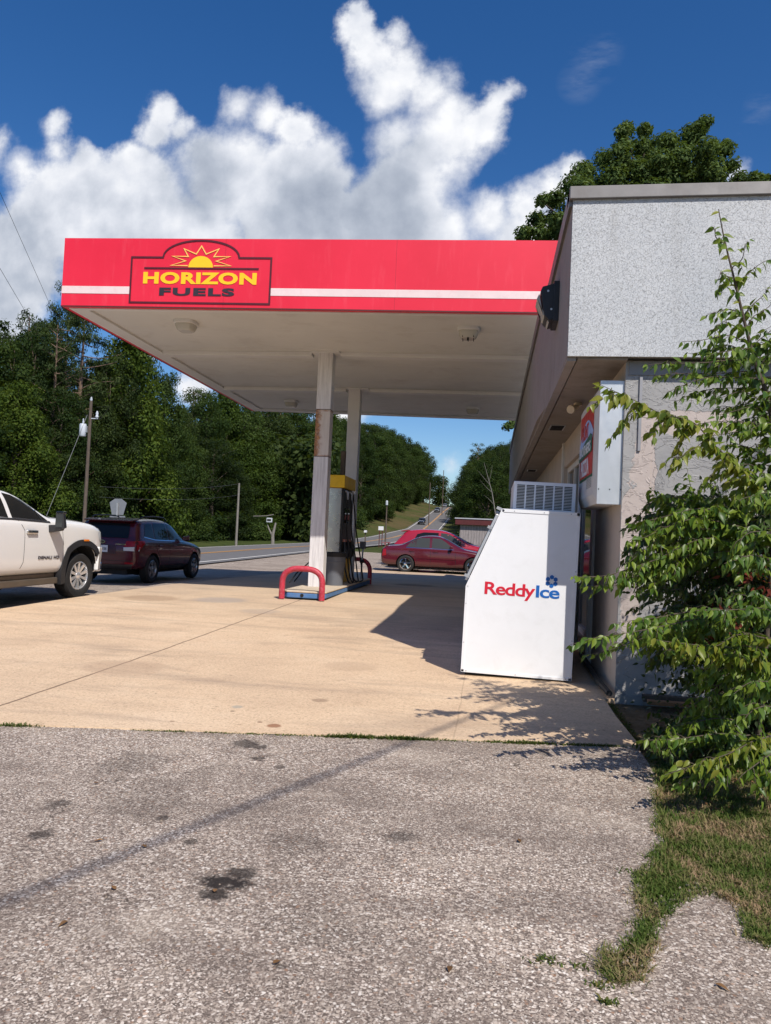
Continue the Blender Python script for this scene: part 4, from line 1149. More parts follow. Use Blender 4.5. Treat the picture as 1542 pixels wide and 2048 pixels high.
# ---- white pickup
def build_truck():
    t = empty('pickup_truck', (-8.70, 13.17, .05), R(90), 'white crew cab pickup truck with chrome wheels at the left edge', 'truck')
    st = [(.96, .52, .95, .60, .50, 1.00), (.93, .46, 1.16, .86, .74, 1.20), (.80, .42, 1.30, .98, .84, 1.36), (.45, .44, 1.37, 1.035, .86, 1.45), (-.35, .47, 1.40, 1.04, .86, 1.49), (-.90, .48, 1.41, 1.04, .86, 1.51),
          (-1.02, .48, 1.41, 1.04, .86, 1.54), (-1.60, .48, 1.41, 1.04, .76, 1.86), (-2.0, .48, 1.41, 1.04, .745, 1.935), (-2.9, .48, 1.41, 1.04, .745, 1.95), (-3.5, .48, 1.41, 1.04, .76, 1.90), (-3.75, .48, 1.41, 1.04, .85, 1.50), (-3.9, .48, 1.41, 1.04, .88, 1.46), (-5.2, .5, 1.41, 1.04, .9, 1.46), (-5.6, .52, 1.41, 1.03, .9, 1.45), (-5.68, .55, 1.38, .98, .85, 1.42)]
    body, bvh = car_hull(st, TRUCKW, [(0, .42), (-4.04, .42)], .60, 1.04, 'body', t)
    for s in (-1, 1):
        patch(bvh, [(-2.07, 1.455), (-1.10, 1.43), (-1.20, 1.50), (-1.42, 1.66), (-1.62, 1.765), (-1.85, 1.83), (-2.07, 1.855)], 'y', s, 'door_window', AUTOG, t)
        patch(bvh, [(-3.10, 1.47), (-2.17, 1.455), (-2.17, 1.86), (-2.6, 1.87), (-3.0, 1.85)], 'y', s, 'rear_window', AUTOG, t)
        patch(bvh, strip_poly([(-3.15, 1.43), (-2.1, 1.432), (-1.05, 1.405)], .03), 'y', s, 'belt_moulding', BLACK, t, .009)
        patch(bvh, strip_poly([(-1.27, 1.43), (-1.34, 1.6)], .035), 'y', s, 'window_divider', BLACK, t, .011)
        patch(bvh, strip_poly([(-1.94, 1.42), (-1.80, 1.25), (-1.80, .72), (-1.90, .54)], .010), 'y', s, 'door_seam', DARK, t, .003)
        patch(bvh, strip_poly([(-.72, 1.38), (-.66, 1.0), (-.66, .62)], .008), 'y', s, 'door_seam', DARK, t, .003)
        h = local_point(bvh, -1.6, 1.23, s)
        w = MB().box((-1.76, h.y - .02 * s, 1.20), (-1.48, h.y + .045 * s, 1.262)); w.build('door_handle', CHROME, t, bevel=.015, local=True)
        # flare
        w = MB(); ry = local_point(bvh, .0, 1.05, s).y
        arc = [math.pi * (1.06 - .86 * i / 22) for i in range(23)]
        for a, b in zip(arc[:-1], arc[1:]):
            qs = []
            for ang, rr in ((a, .585), (b, .585), (b, .70), (a, .70)):
                sq = 1 / max(abs(math.cos(ang)), abs(math.sin(ang))) ** .22
                qs.append((rr * sq * math.cos(ang), .42 + rr * sq * math.sin(ang) * .98))
            y0 = ry - .10 * s; y1 = ry + .028 * s
            w.hexa([(x, y0, z) for x, z in qs], [(qs[0][0], y1, qs[0][1]), (qs[1][0], y1, qs[1][1]), (qs[2][0], y1 - .012 * s, qs[2][1]), (qs[3][0], y1 - .012 * s, qs[3][1])])
        w.build('wheel_arch_flare', BLACK, t, local=True)
        MB().box((-.02, ry + .028 * s, 1.075), (.16, ry + .036 * s, 1.11)).build('marker_lamp', AMBER, t, bevel=.004, local=True)
        # mirror
        w = MB().hexa([(-1.12, s * 1.0, 1.22), (-1.02, s * 1.0, 1.22), (-1.02, s * 1.26, 1.27), (-1.16, s * 1.28, 1.27)], [(-1.12, s * .98, 1.36), (-1.03, s * .98, 1.36), (-1.02, s * 1.26, 1.37), (-1.16, s * 1.28, 1.37)])
        w.hexa([(-1.16, s * 1.15, 1.29), (-1.02, s * 1.16, 1.31), (-1.02, s * 1.31, 1.32), (-1.16, s * 1.33, 1.29)], [(-1.16, s * 1.16, 1.60), (-1.05, s * 1.17, 1.59), (-1.06, s * 1.29, 1.57), (-1.16, s * 1.31, 1.58)])
        mr = w.build('side_mirror', BLACK, t, bevel=.02, local=True)
        MB().box((-1.168, s * 1.175, 1.33), (-1.163, s * 1.30, 1.555)).build('mirror_glass', CLEARG, mr, local=True)
        w = MB().box((-1.164, s * 1.17, 1.56), (-1.06, s * 1.31, 1.605)); w.build('mirror_cap', BLACKCAR, mr, bevel=.01, local=True)
        MB().box((-3.5, s * .86, .31), (-.72, s * 1.0, .42)).box((-3.5, s * .80, .42), (-.72, s * .93, .50)).build('running_board', BRONZ, t, bevel=.015, local=True)
        patch(bvh, [(.62, 1.10), (.86, 1.06), (.88, 1.20), (.74, 1.31), (.60, 1.33)], 'y', s, 'headlamp', HEADL, t, .01)
        w = MB().hexa([(.55, s * .96, .50), (.80, s * .90, .50), (.80, s * .96, .50), (.56, s * 1.045, .50)], [(.58, s * .96, .96), (.84, s * .90, .96), (.84, s * .97, .96), (.585, s * 1.05, .96)])
        w.build('bumper_end', TRUCKW, t, bevel=.02, local=True)
        MB().box((-.62, s * .78, .30), (-.66, s * 1.02, .62)).build('mud_flap', RUBB, t, bevel=.01, local=True)
        for wx, stv in ((0, R(-5)), (-4.04, 0)):
            wheel(t, wx, s * .87, .42, .30, s, .272, RIMB, (10, .020, .030), steer=stv)
    patch(bvh, [(-.70, 1.50), (.70, 1.50), (.62, 1.84), (-.62, 1.84)], 'x', 1, 'windshield', AUTOG, t, .008)
    patch(bvh, [(-.62, .72), (.62, .72), (.66, 1.08), (-.66, 1.08)], 'x', 1, 'grille', CHROME, t, .02)
    MB().box((.78, -.9, .46), (.99, .9, .66)).build('front_bumper', CHROME, t, bevel=.04, local=True)
    MB().box((-5.4, -.6, .35), (.5, .6, .52)).build('chassis', DARK, t, local=True)
    hy = local_point(bvh, -1.1, .78, -1).y
    text_part('lettering', 'DENALI HD', .62, .052, (-1.40, hy - .004, .765), (1, 0, 0), (0, 0, 1), BLKTX, t, .02, .006, True, spacing=1.1)
    return t


def build_suv():
    t = empty('maroon_suv', (-9.22, 17.56, .055), R(90), 'dark maroon SUV with roof rails parked ahead of the white truck', 'suv')
    st = [(-.90, .48, .74, .62, .52, .78), (-.87, .40, .92, .82, .72, .95), (-.82, .36, 1.03, .868, .76, 1.05), (-.74, .35, 1.05, .89, .745, 1.12), (-.62, .34, 1.06, .9, .725, 1.36), (-.52, .33, 1.06, .905, .715, 1.525), (-.30, .32, 1.06, .908, .71, 1.56), (.3, .31, 1.05, .91, .71, 1.60), (1.0, .31, 1.04, .91, .705, 1.595), (1.45, .31, 1.03, .91, .695, 1.52), (1.95, .31, 1.015, .905, .75, 1.14),
          (2.15, .31, 1.0, .90, .77, 1.06), (2.7, .31, .95, .895, .77, 1.01), (3.15, .32, .86, .87, .74, .93), (3.42, .36, .74, .78, .66, .80), (3.52, .42, .64, .58, .5, .70)]
    body, bvh = car_hull(st, MAROON, [(0, .345), (2.64, .345)], .41, .91, 'body', t)
    for s in (-1, 1):
        patch(bvh, [(-.40, 1.16), (.10, 1.095), (.10, 1.47), (-.25, 1.455)], 'y', s, 'quarter_window', AUTOG, t)
        patch(bvh, [(.17, 1.09), (.93, 1.075), (.93, 1.49), (.17, 1.48)], 'y', s, 'rear_door_window', AUTOG, t)
        patch(bvh, [(1.0, 1.075), (1.86, 1.06), (1.60, 1.30), (1.38, 1.45), (1.0, 1.49)], 'y', s, 'front_door_window', CLEARG, t)
        patch(bvh, strip_poly([(-.42, 1.14), (.12, 1.072), (.95, 1.055), (1.9, 1.04)], .016), 'y', s, 'chrome_strip', CHROME, t, .008)
        for pts in ([(.96, 1.05), (.96, .7), (.92, .42)], [(.13, 1.06), (.16, .85), (.42, .62), (.5, .42)], [(1.93, 1.02), (1.98, .8), (1.95, .42)]):
            patch(bvh, strip_poly(pts, .009), 'y', s, 'door_seam', DARK, t, .003)
        patch(bvh, [(-.82, .82), (-.70, .84), (-.46, 1.0), (-.44, 1.045), (-.66, 1.045), (-.80, 1.03)], 'y', s, 'tail_lamp', TAILR, t, .008)
        patch(bvh, [(s * .56, .80), (s * .88, .80), (s * .88, .90), (s * .55, .88)], 'x', -1, 'tail_lamp_clear', TAILW, t, .01)
        patch(bvh, [(s * .55, .89), (s * .88, .91), (s * .87, 1.03), (s * .60, 1.03)], 'x', -1, 'tail_lamp', TAILR, t, .01)
        patch(bvh, [(.45, .33), (2.2, .33), (2.2, .43), (.45, .43)], 'y', s, 'sill_cladding', BLACK, t, .01)
        for xx in (.30, 1.15):
            h = local_point(bvh, xx, .93, s); MB().box((xx, h.y - .01 * s, .915), (xx + .18, h.y + .03 * s, .945)).build('door_handle', MAROON, t, bevel=.01, local=True)
        MB().tube([(-.30, s * .63, 1.585), (-.15, s * .645, 1.64), (.5, s * .65, 1.665), (1.0, s * .645, 1.65), (1.2, s * .635, 1.575)], .018, 8).build('roof_rail', BLACK, t, smooth=50, local=True)
        w = MB().hexa([(1.72, s * .88, 1.06), (1.84, s * .88, 1.06), (1.86, s * 1.05, 1.07), (1.76, s * 1.07, 1.07)], [(1.72, s * .88, 1.17), (1.82, s * .88, 1.16), (1.84, s * 1.05, 1.20), (1.75, s * 1.07, 1.21)])
        w.build('side_mirror', MAROON, t, bevel=.02, local=True)
        for wx in (0, 2.64): wheel(t, wx, s * .80, .345, .22, s, .225, ALLOY, (5, .026, .034))
        patch(bvh, [(3.1, .70), (3.36, .68), (3.30, .80), (3.05, .84)], 'y', s, 'headlamp', HEADL, t, .01)
    patch(bvh, [(-.60, 1.10), (.60, 1.10), (.54, 1.42), (.50, 1.45), (-.50, 1.45), (-.54, 1.42)], 'x', -1, 'rear_glass', AUTOG, t, .008)
    patch(bvh, [(-.60, 1.12), (.60, 1.12), (.54, 1.48), (-.54, 1.48)], 'x', 1, 'windshield', CLEARG, t, .008)
    w = MB().hexa([(-.68, -.62, 1.50), (-.40, -.66, 1.545), (-.40, .66, 1.545), (-.68, .62, 1.50)], [(-.69, -.62, 1.53), (-.40, -.66, 1.575), (-.40, .66, 1.575), (-.69, .62, 1.53)]); w.build('spoiler', MAROON, t, bevel=.01, local=True)
    patch(bvh, [(-.84, .36), (.84, .36), (.84, .47), (-.84, .47)], 'x', -1, 'rear_bumper_cladding', BLACK, t, .012)
    patch(bvh, strip_poly([(-.86, .56), (.86, .56)], .012), 'x', -1, 'bumper_seam', DARK, t, .004)
    for s in (-1, 1): patch(bvh, [(s * .60, .49), (s * .80, .49), (s * .80, .525), (s * .60, .525)], 'x', -1, 'rear_reflector', TAILR, t, .01)
    h, n_, i_, d_ = bvh.ray_cast(Vector((-5, 0, .84)), Vector((1, 0, 0))); xr = h.x
    patch(bvh, [(-.36, .72), (.36, .72), (.36, .93), (-.36, .93)], 'x', -1, 'plate_recess', mat('recess_maroon', (.05, .006, .012), .4), t, .004)
    pl_ = MB().box((xr - .022, -.16, .755), (xr - .012, .16, .915)).build('licence_plate', PLATE, t, local=True)
    text_part('plate_number', '10C2936', .27, .075, (xr - .0225, .135, .795), (0, -1, 0), (0, 0, 1), BLKTX, pl_, .01, .003, True)
    w = MB(); w.ribbon([(xr + .01, .075 * math.cos(a), 1.0 + .034 * math.sin(a)) for a in [2 * math.pi * i / 20 for i in range(20)]], .010, (-1, 0, 0), .02, True)
    for yy, zz in ((-.03, 1.005), (0, .995), (.03, 1.008), (.015, .988)): w.box((xr - .012, yy - .006, zz - .006), (xr + .012, yy + .006, zz + .006))
    w.build('emblem', CHROME, t, local=True)
    text_part('lettering', 'FORESTER', .26, .024, (xr - .004, -.36, .94), (0, -1, 0), (0, 0, 1), CHROME, t, .01, .01, True)
    MB().box((-.75, -.6, .22), (3.3, .6, .36)).build('chassis', DARK, t, local=True)
    return t


def build_sedan():
    t = empty('red_sedan', (-3.45, 31.42, .05), R(1.0), 'dark red four door sedan with a boot spoiler, front hidden by the freezer', 'car')
    st = [(-.98, .40, .62, .55, .46, .66), (-.94, .32, .80, .76, .60, .84), (-.86, .27, .89, .82, .64, .95), (-.62, .25, .91, .84, .66, 1.0), (-.28, .24, .92, .85, .66, 1.025), (-.10, .24, .92, .85, .64, 1.06), (.40, .22, .92, .855, .56, 1.34), (.75, .22, .915, .855, .555, 1.405), (1.15, .22, .91, .855, .555, 1.41), (1.45, .22, .905, .855, .56, 1.34), (2.05, .22, .89, .85, .66, .985), (2.3, .23, .86, .85, .67, .93), (2.85, .24, .79, .83, .64, .85), (3.22, .28, .66, .76, .58, .72), (3.36, .36, .56, .56, .46, .62)]
    body, bvh = car_hull(st, SEDANR, [(0, .315), (2.535, .315)], .365, .855, 'body', t)
    for s in (-1, 1):
        patch(bvh, [(.00, .955), (.33, .945), (.33, 1.25), (.20, 1.17)], 'y', s, 'quarter_window', CLEARG, t)
        patch(bvh, [(.37, .945), (.88, .94), (.88, 1.315), (.55, 1.31), (.37, 1.265)], 'y', s, 'rear_door_window', CLEARG, t)
        patch(bvh, [(.97, .94), (1.78, .93), (1.50, 1.17), (1.28, 1.30), (.97, 1.32)], 'y', s, 'front_door_window', CLEARG, t)
        patch(bvh, strip_poly([(.35, .94), (.35, 1.27)], .025), 'y', s, 'window_divider', BLACK, t, .009)
        patch(bvh, strip_poly([(.0, .93), (.9, .92), (1.8, .91)], .018), 'y', s, 'belt_moulding', CHROME, t, .008)
        for pts in ([(.93, .92), (.93, .3)], [(.10, .92), (.20, .7), (.42, .5), (.45, .3)], [(1.85, .9), (1.88, .3)]): patch(bvh, strip_poly(pts, .012), 'y', s, 'door_seam', DARK, t, .003)
        patch(bvh, strip_poly([(.45, .56), (1.9, .545)], .04), 'y', s, 'side_moulding', SEDANR, t, .014)
        for xx in (.12, 1.02):
            h = local_point(bvh, xx + .08, .80, s); MB().box((xx, h.y - .01 * s, .785), (xx + .2, h.y + .028 * s, .818)).build('door_handle', SEDANR, t, bevel=.008, local=True)
        patch(bvh, [(-.90, .58), (-.74, .60), (-.76, .84), (-.86, .84)], 'y', s, 'tail_lamp', TAILR, t, .008)
        w = MB().hexa([(1.62, s * .83, .93), (1.76, s * .83, .93), (1.76, s * 1.0, .94), (1.66, s * 1.0, .94)], [(1.62, s * .83, 1.03), (1.74, s * .83, 1.03), (1.74, s * 1.0, 1.05), (1.66, s * 1.0, 1.05)]); w.build('side_mirror', SEDANR, t, bevel=.02, local=True)
        for wx in (0, 2.535): wheel(t, wx, s * .75, .315, .20, s, .215, CHROME, (5, .022, .026))
    patch(bvh, [(-.58, 1.06), (.58, 1.06), (.47, 1.32), (-.47, 1.32)], 'x', -1, 'rear_glass', CLEARG, t, .008)
    patch(bvh, [(-.58, 1.02), (.58, 1.02), (.48, 1.32), (-.48, 1.32)], 'x', 1, 'windshield', CLEARG, t, .008)
    w = MB().box((-.96, -.66, 1.065), (-.76, .66, 1.095)).box((-.86, -.64, .98), (-.80, -.58, 1.07)).box((-.86, .58, .98), (-.80, .64, 1.07)); w.build('boot_spoiler', mat('spoiler_glint', (.30, .12, .13), .25, coat=.8), t, bevel=.012, local=True)
    MB().tube([(-.62, -.45, .22), (-.95, -.45, .24)], .03, 8).build('exhaust', GREYM, t, local=True)
    MB().box((-.7, -.55, .17), (3.0, .55, .28)).build('chassis', DARK, t, local=True)
    t.scale = (1.10, 1.06, 1.10)
    return t


def small_suv(name, loc, rz, paint, label, cat, sc_=1.0, group=None, detail=True):
    t = empty(name, loc, rz, label, cat, group)
    st = [(-.90, .46, .74, .60, .50, .78), (-.86, .38, .95, .80, .70, .98), (-.78, .34, 1.0, .86, .74, 1.06), (-.62, .32, 1.02, .885, .72, 1.26), (-.42, .31, 1.02, .895, .70, 1.52), (-.20, .31, 1.02, .895, .70, 1.585), (.3, .3, 1.01, .9, .69, 1.63), (.9, .3, 1.0, .9, .69, 1.62), (1.35, .3, .99, .9, .69, 1.53), (2.0, .3, .97, .895, .75, 1.12), (2.25, .3, .95, .89, .76, 1.05), (2.8, .31, .88, .88, .74, .95), (3.25, .34, .76, .8, .68, .83), (3.42, .42, .64, .6, .5, .70)]
    body, bvh = car_hull(st, paint, [(0, .34), (2.62, .34)], .40, .90, 'body', t)
    for s in (-1, 1):
        patch(bvh, [(-.10, 1.10), (.86, 1.07), (.86, 1.50), (.30, 1.50), (.05, 1.42)], 'y', s, 'rear_window', AUTOG, t)
        patch(bvh, [(.95, 1.06), (1.80, 1.04), (1.50, 1.32), (1.25, 1.47), (.95, 1.50)], 'y', s, 'front_window', CLEARG, t)
        w = MB().hexa([(1.60, s * .87, 1.04), (1.74, s * .87, 1.04), (1.75, s * 1.05, 1.05), (1.63, s * 1.06, 1.05)], [(1.60, s * .87, 1.16), (1.72, s * .87, 1.15), (1.73, s * 1.05, 1.20), (1.62, s * 1.06, 1.20)]); w.build('side_mirror', BLACK if detail else paint, t, bevel=.02, local=True)
        for wx in (0, 2.62): wheel(t, wx, s * .79, .34, .22, s, .22, ALLOY, (5, .026, .034))
        patch(bvh, [(s * .50, .70), (s * .78, .72), (s * .76, .82), (s * .50, .80)], 'x', 1, 'headlamp', HEADL, t, .01)
    patch(bvh, [(-.62, 1.10), (.62, 1.10), (.55, 1.50), (-.55, 1.50)], 'x', 1, 'windshield', AUTOG, t, .008)
    patch(bvh, [(-.60, 1.12), (.60, 1.12), (.55, 1.48), (-.55, 1.48)], 'x', -1, 'rear_glass', AUTOG, t, .008)
    patch(bvh, [(-.45, .46), (.45, .46), (.45, .68), (-.45, .68)], 'x', 1, 'grille', BLACK, t, .012)
    if detail:
        w = MB().hexa([(-.58, -.60, 1.50), (-.25, -.62, 1.54), (-.25, .62, 1.54), (-.58, .60, 1.50)], [(-.60, -.60, 1.53), (-.25, -.62, 1.585), (-.25, .62, 1.585), (-.60, .60, 1.53)]); w.build('spoiler', paint, t, bevel=.01, local=True)
        MB().tube([(-.55, .3, 1.04), (-.66, .05, 1.25)], .02, 6).build('rear_wiper', BLACK, t, local=True)
    t.scale = sc_ if isinstance(sc_, tuple) else (sc_,) * 3
    return t


build_truck(); build_suv(); build_sedan()
small_suv('red_suv', (-3.35, 34.4, .06), R(0), BRIGHTR, 'bright red compact SUV mostly hidden behind the dark red sedan', 'suv', (1.20, 1.05, 1.13))
for y, o_, paint, lab in ((190, -1.85, BLACKCAR, 'black SUV driving down the hill road, nearest of the oncoming cars'), (252, -1.85, DARKCAR, 'dark car halfway up the hill road, between two oncoming cars'), (306, -1.8, GREYCAR, 'grey car farthest up the hill road, just below the crest')):
    s = small_suv('distant_car', (RX(y) + o_, y, GY(y) - .07), R(-90), paint, lab, 'car', 1.0, 'cars coming down the hill', False)
    s.rotation_euler = (0, R(4.5), R(-90))

# ------------------------------------------------------------------ shed
SX, SY = -2.6, 55.3
sz = T(SX + 2, SY) + .28
sh = empty('metal_shed', (SX + 2.4, SY, sz), 0, 'low shed with grey vertical siding and dark red roof trim', 'shed')
MB().box((SX + .35, SY, sz - .2), (SX + 6.5, SY + 4, sz + 2.2)).build('wall', SIDI, sh)
MB().box((SX, SY - .3, sz + 2.2), (SX + 6.8, SY + 4.3, sz + 2.62)).build('roof_trim', TRIMR, sh)
MB().hexa([(SX - .05, SY - .35, sz + 2.62), (SX + 6.85, SY - .35, sz + 2.62), (SX + 6.85, SY + 4.35, sz + 2.62), (SX - .05, SY + 4.35, sz + 2.62)], [(SX - .05, SY - .35, sz + 2.70), (SX + 6.85, SY - .35, sz + 2.70), (SX + 6.85, SY + 4.35, sz + 2.82), (SX - .05, SY + 4.35, sz + 2.82)]).build('roof', TIN, sh)

# ------------------------------------------------------------------ poles, wires, signs
def pole(px, ytop, D, rad, label, mt, lean=0, group=None, cat='pole'):
    b = at_d(px, 1050, D); tp = at_d(px, ytop, D)
    z0 = T(b[0], b[1])
    o = empty('utility_pole', (b[0], b[1], z0), 0, label, cat, group)
    MB().tube([(b[0], b[1], z0 - .3), (b[0] + lean * .5, b[1], (z0 + tp[2]) / 2), (b[0] + lean, b[1], tp[2])], [rad, rad * .88, rad * .75], 10).build('shaft', mt, o, smooth=50)
    return o, Vector((b[0], b[1], z0)), Vector((b[0] + lean, b[1], tp[2]))


p1, b1, t1 = pole(168, 800, 36, .095, 'weathered wooden utility pole carrying a grey transformer behind the truck', WOODP)
MB().lathe([(.0001, -1.5), (.14, -1.5), (.165, -1.46), (.165, -.93), (.13, -.88), (.0001, -.86)], (t1.x - .32, t1.y - .05, t1.z - .25), 'z', 20).lathe([(.03, 0), (.05, .07), (.03, .12), (.04, .17), (.015, .24)], (t1.x - .32, t1.y - .05, t1.z - 1.11), 'z', 10).build('transformer', PORC, p1, smooth=40)
MB().box((t1.x - .18, t1.y - .09, t1.z - 1.55), (t1.x - .08, t1.y - .01, t1.z - 1.25)).build('bracket', GREYM, p1)
MB().lathe([(.05, 0), (.09, .08), (.05, .16), (.07, .24), (.03, .36)], (t1.x + .35, t1.y, t1.z - .85), 'z', 10).box((t1.x, t1.y - .03, t1.z - .88), (t1.x + .4, t1.y + .03, t1.z - .84)).lathe([(.04, 0), (.07, .06), (.03, .2)], (t1.x, t1.y, t1.z), 'z', 8).build('insulator', PORC, p1, smooth=40)
MB().tube([(t1.x + .3, t1.y, t1.z - .3), (t1.x + 1.0, t1.y, t1.z - .25), (t1.x + .5, t1.y, t1.z - .9), (t1.x - .3, t1.y, t1.z - .7)], .012, 5).build('jumper_wire', CABLE, p1)


def wire(a, b, sag, rad, name, m, label):
    a, b = Vector(a), Vector(b); pts = []
    for i in range(25):
        k = i / 24; p = a.lerp(b, k); p.z -= sag * 4 * k * (1 - k); pts.append(p)
    o = MB().tube(pts, rad, 6).build(name, m, smooth=60)
    return tag(o, label, 'wire')


q = at_d(-60, 250, 20); wire(t1 + Vector((0, 0, .15)), q, .0, .007, 'power_line', CABLE, 'upper overhead wire crossing the clouds at the far left')
q = at_d(-60, 435, 20); wire(t1 + Vector((0, 0, -1.0)), q, .0, .007, 'service_wire', CABLE, 'lower overhead wire just above the treetops at far left')
q = at_d(70, 950, 35); wire(t1 + Vector((-.1, -.1, -.7)), (q[0], q[1], T(q[0], q[1])), 0, .010, 'guy_wire', WIREM, 'pale guy wire slanting down from the transformer pole')
p2, b2, t2 = pole(474, 966, 62, .11, 'thin grey utility pole in front of the woods, left of the canopy column', GREYB)
for dz, lab in ((-.05, 'upper thin wire strung to the grey pole against the woods'), (-1.0, 'lower thin wire strung to the grey pole against the woods')):
    q = at_d(200, 972 + (-dz) * 22, 38); wire(t2 + Vector((0, 0, dz)), q, .25, .007, 'thin_wire', CABLEG, lab)
for px, yt, D, r_, lab in ((772, 1004, 98, .11, 'short dark pole by the roadside mailbox at the bend'), (857, 965, 185, .14, 'slim utility pole on the bank above the oncoming cars'), (883, 940, 235, .15, 'farthest slim utility pole near the top of the bank')):
    po, bb, tt = pole(px, yt, D, r_, lab, WOODP)
    if D < 100: MB().lathe([(.16, 0), (.16, .5), (.08, .6)], (tt.x, tt.y - .1, tt.z - .4), 'z', 10).build('transformer', PORC, po)
# service drop that runs above the lot from the store to a pole behind the viewer
wire((2.97 + 2.42, -.09 + 5.0, 7.2), (2.97 - 6.36, -.09 - 13.18, 7.2), .0, .018, 'service_drop', CABLE, 'thick black service cable hanging over the parking lot')

# county road marker seen from behind, beyond the maroon car
c = at_d(235, 1018, 24.5); gz = T(c[0], c[1])
rs = empty('route_marker', (c[0], c[1], gz), 0, 'grey back of a route marker sign above the maroon SUV', 'sign')
MB().box((c[0] - .03, c[1] - .03, gz - .2), (c[0] + .03, c[1] + .01, c[2] + .2)).build('post', GREYM, rs)
zc = c[2] + .08; wv = .32
w = MB(); w.prism([(c[0] - .20, c[1] + .02, zc - .27), (c[0] + .20, c[1] + .02, zc - .27), (c[0] + .30, c[1] + .02, zc + .13), (c[0] + .12, c[1] + .02, zc + .26), (c[0] - .12, c[1] + .02, zc + .26), (c[0] - .30, c[1] + .02, zc + .13)], (0, .006, 0)); w.build('marker_plate', SIGNB, rs)
MB().box((c[0] - .27, c[1] + .02, zc - .66), (c[0] + .27, c[1] + .026, zc - .30)).build('direction_plate', SIGNB, rs)
# stump with a white box and hanging brush across the road
c = at_d(543, 1040, 74); gz = T(c[0], c[1])
mbx = empty('meter_post', (c[0], c[1], gz), 0, 'forked dead stump holding a small white metal box across the road', 'post')
MB().tube([(c[0] + .25, c[1], gz - .2), (c[0] + .2, c[1], gz + 1.1), (c[0] + .45, c[1], gz + 2.3)], [.2, .16, .09], 10).tube([(c[0] + .2, c[1], gz + .9), (c[0] - .25, c[1], gz + 1.7), (c[0] - .4, c[1], gz + 2.1)], [.12, .08, .05], 8).build('stump', GREYB, mbx, smooth=50)
MB().box((c[0] - .45, c[1] - .25, c[2] - .25), (c[0] + .12, c[1] - .05, c[2] + .2)).build('box', PORC, mbx, bevel=.03)
MB().box((c[0] - .38, c[1] - .26, c[2] - .12), (c[0] + .02, c[1] - .251, c[2] + .08)).build('window', DARK, mbx)
MB().tube([(c[0] - 1.9, c[1], c[2] + .3), (c[0] - .6, c[1], c[2] + .38), (c[0] + .2, c[1], c[2] + .55)], .05, 6).build('cross_limb', GREYB, mbx)
for px, py, D, lab in ((762, 1057, 85, 'white roadside sign on a post at the bend below the trees'), (731, 1065, 72, 'small white mailbox on a dark post at the roadside')):
    c = at_d(px, py, D); gz = T(c[0], c[1])
    if D > 80:
        s = empty('roadside_sign', (c[0], c[1], gz), 0, lab, 'sign'); MB().box((c[0] - .3, c[1], c[2] - .2), (c[0] + .3, c[1] + .03, c[2] + .25)).build('panel', PLATE, s); MB().box((c[0] - .2, c[1] + .03, gz - .2), (c[0] - .12, c[1] + .1, c[2] + .2)).box((c[0] + .12, c[1] + .03, gz - .2), (c[0] + .2, c[1] + .1, c[2] + .2)).build('post', TRIMR, s)
    else:
        s = empty('mailbox', (c[0], c[1], gz), 0, lab, 'mailbox'); MB().prism([(c[0] - .12, c[1] - .25, c[2]), (c[0] + .12, c[1] - .25, c[2]), (c[0] + .12, c[1] - .25, c[2] + .14), (c[0] + .06, c[1] - .25, c[2] + .22), (c[0] - .06, c[1] - .25, c[2] + .22), (c[0] - .12, c[1] - .25, c[2] + .14)], (0, .5, 0)).build('box', PLATE, s); MB().box((c[0] - .05, c[1] - .05, gz - .2), (c[0] + .05, c[1] + .05, c[2])).build('post', BARK, s)

# ------------------------------------------------------------------ trees
def leaves_mesh(name, cen, nrm, size, m, aspect=.6, parent=None, fold=.12):
    """cen (N,3) leaf centres, nrm (N,3) normals, size (N,)"""
    N = len(cen)
    nrm = nrm / (np.linalg.norm(nrm, axis=1, keepdims=True) + 1e-9)
    rnd = rng.normal(size=(N, 3)); u = np.cross(nrm, rnd); u /= (np.linalg.norm(u, axis=1, keepdims=True) + 1e-9)
    v = np.cross(nrm, u)
    s = size[:, None]
    p0 = cen - u * s * .5; p2 = cen + u * s * .5 - nrm * s * fold
    p1 = cen + v * s * .5 * aspect + nrm * s * fold * .5; p3 = cen - v * s * .5 * aspect + nrm * s * fold * .5
    V = np.stack([p0, p1, p2, p3], 1).reshape(-1, 3)
    me = bpy.data.meshes.new(name)
    me.vertices.add(4 * N); me.loops.add(4 * N); me.polygons.add(N)
    me.vertices.foreach_set('co', V.ravel()); me.loops.foreach_set('vertex_index', np.arange(4 * N, dtype=np.int32))
    me.polygons.foreach_set('loop_start', np.arange(0, 4 * N, 4, dtype=np.int32))
    a = me.attributes.new('rnd', 'FLOAT', 'FACE'); a.data.foreach_set('value', rng.random(N).astype(np.float32))
    me.update(calc_edges=True); me.validate()
    me.materials.append(m)
    return link(name, me, parent)


def clump_leaves(clumps, per_vol, lsize, squash=.75, seed=None, spread=.45):
    C = []; Nn = []
    for (x, y, z, r) in clumps:
        n = max(12, int(per_vol * r * r))
        d = rng.normal(size=(n, 3)); d /= np.linalg.norm(d, axis=1, keepdims=True)
        rr = r * rng.random((n, 1)) ** spread
        p = d * rr; p[:, 2] *= squash
        C.append(p + np.array([x, y, z]))
        Nn.append(d * .9 + rng.normal(size=(n, 3)) * .40 + np.array([0, 0, .5]))
    C = np.concatenate(C); Nn = np.concatenate(Nn)
    return C, Nn, lsize * rng.uniform(.6, 1.35, len(C))


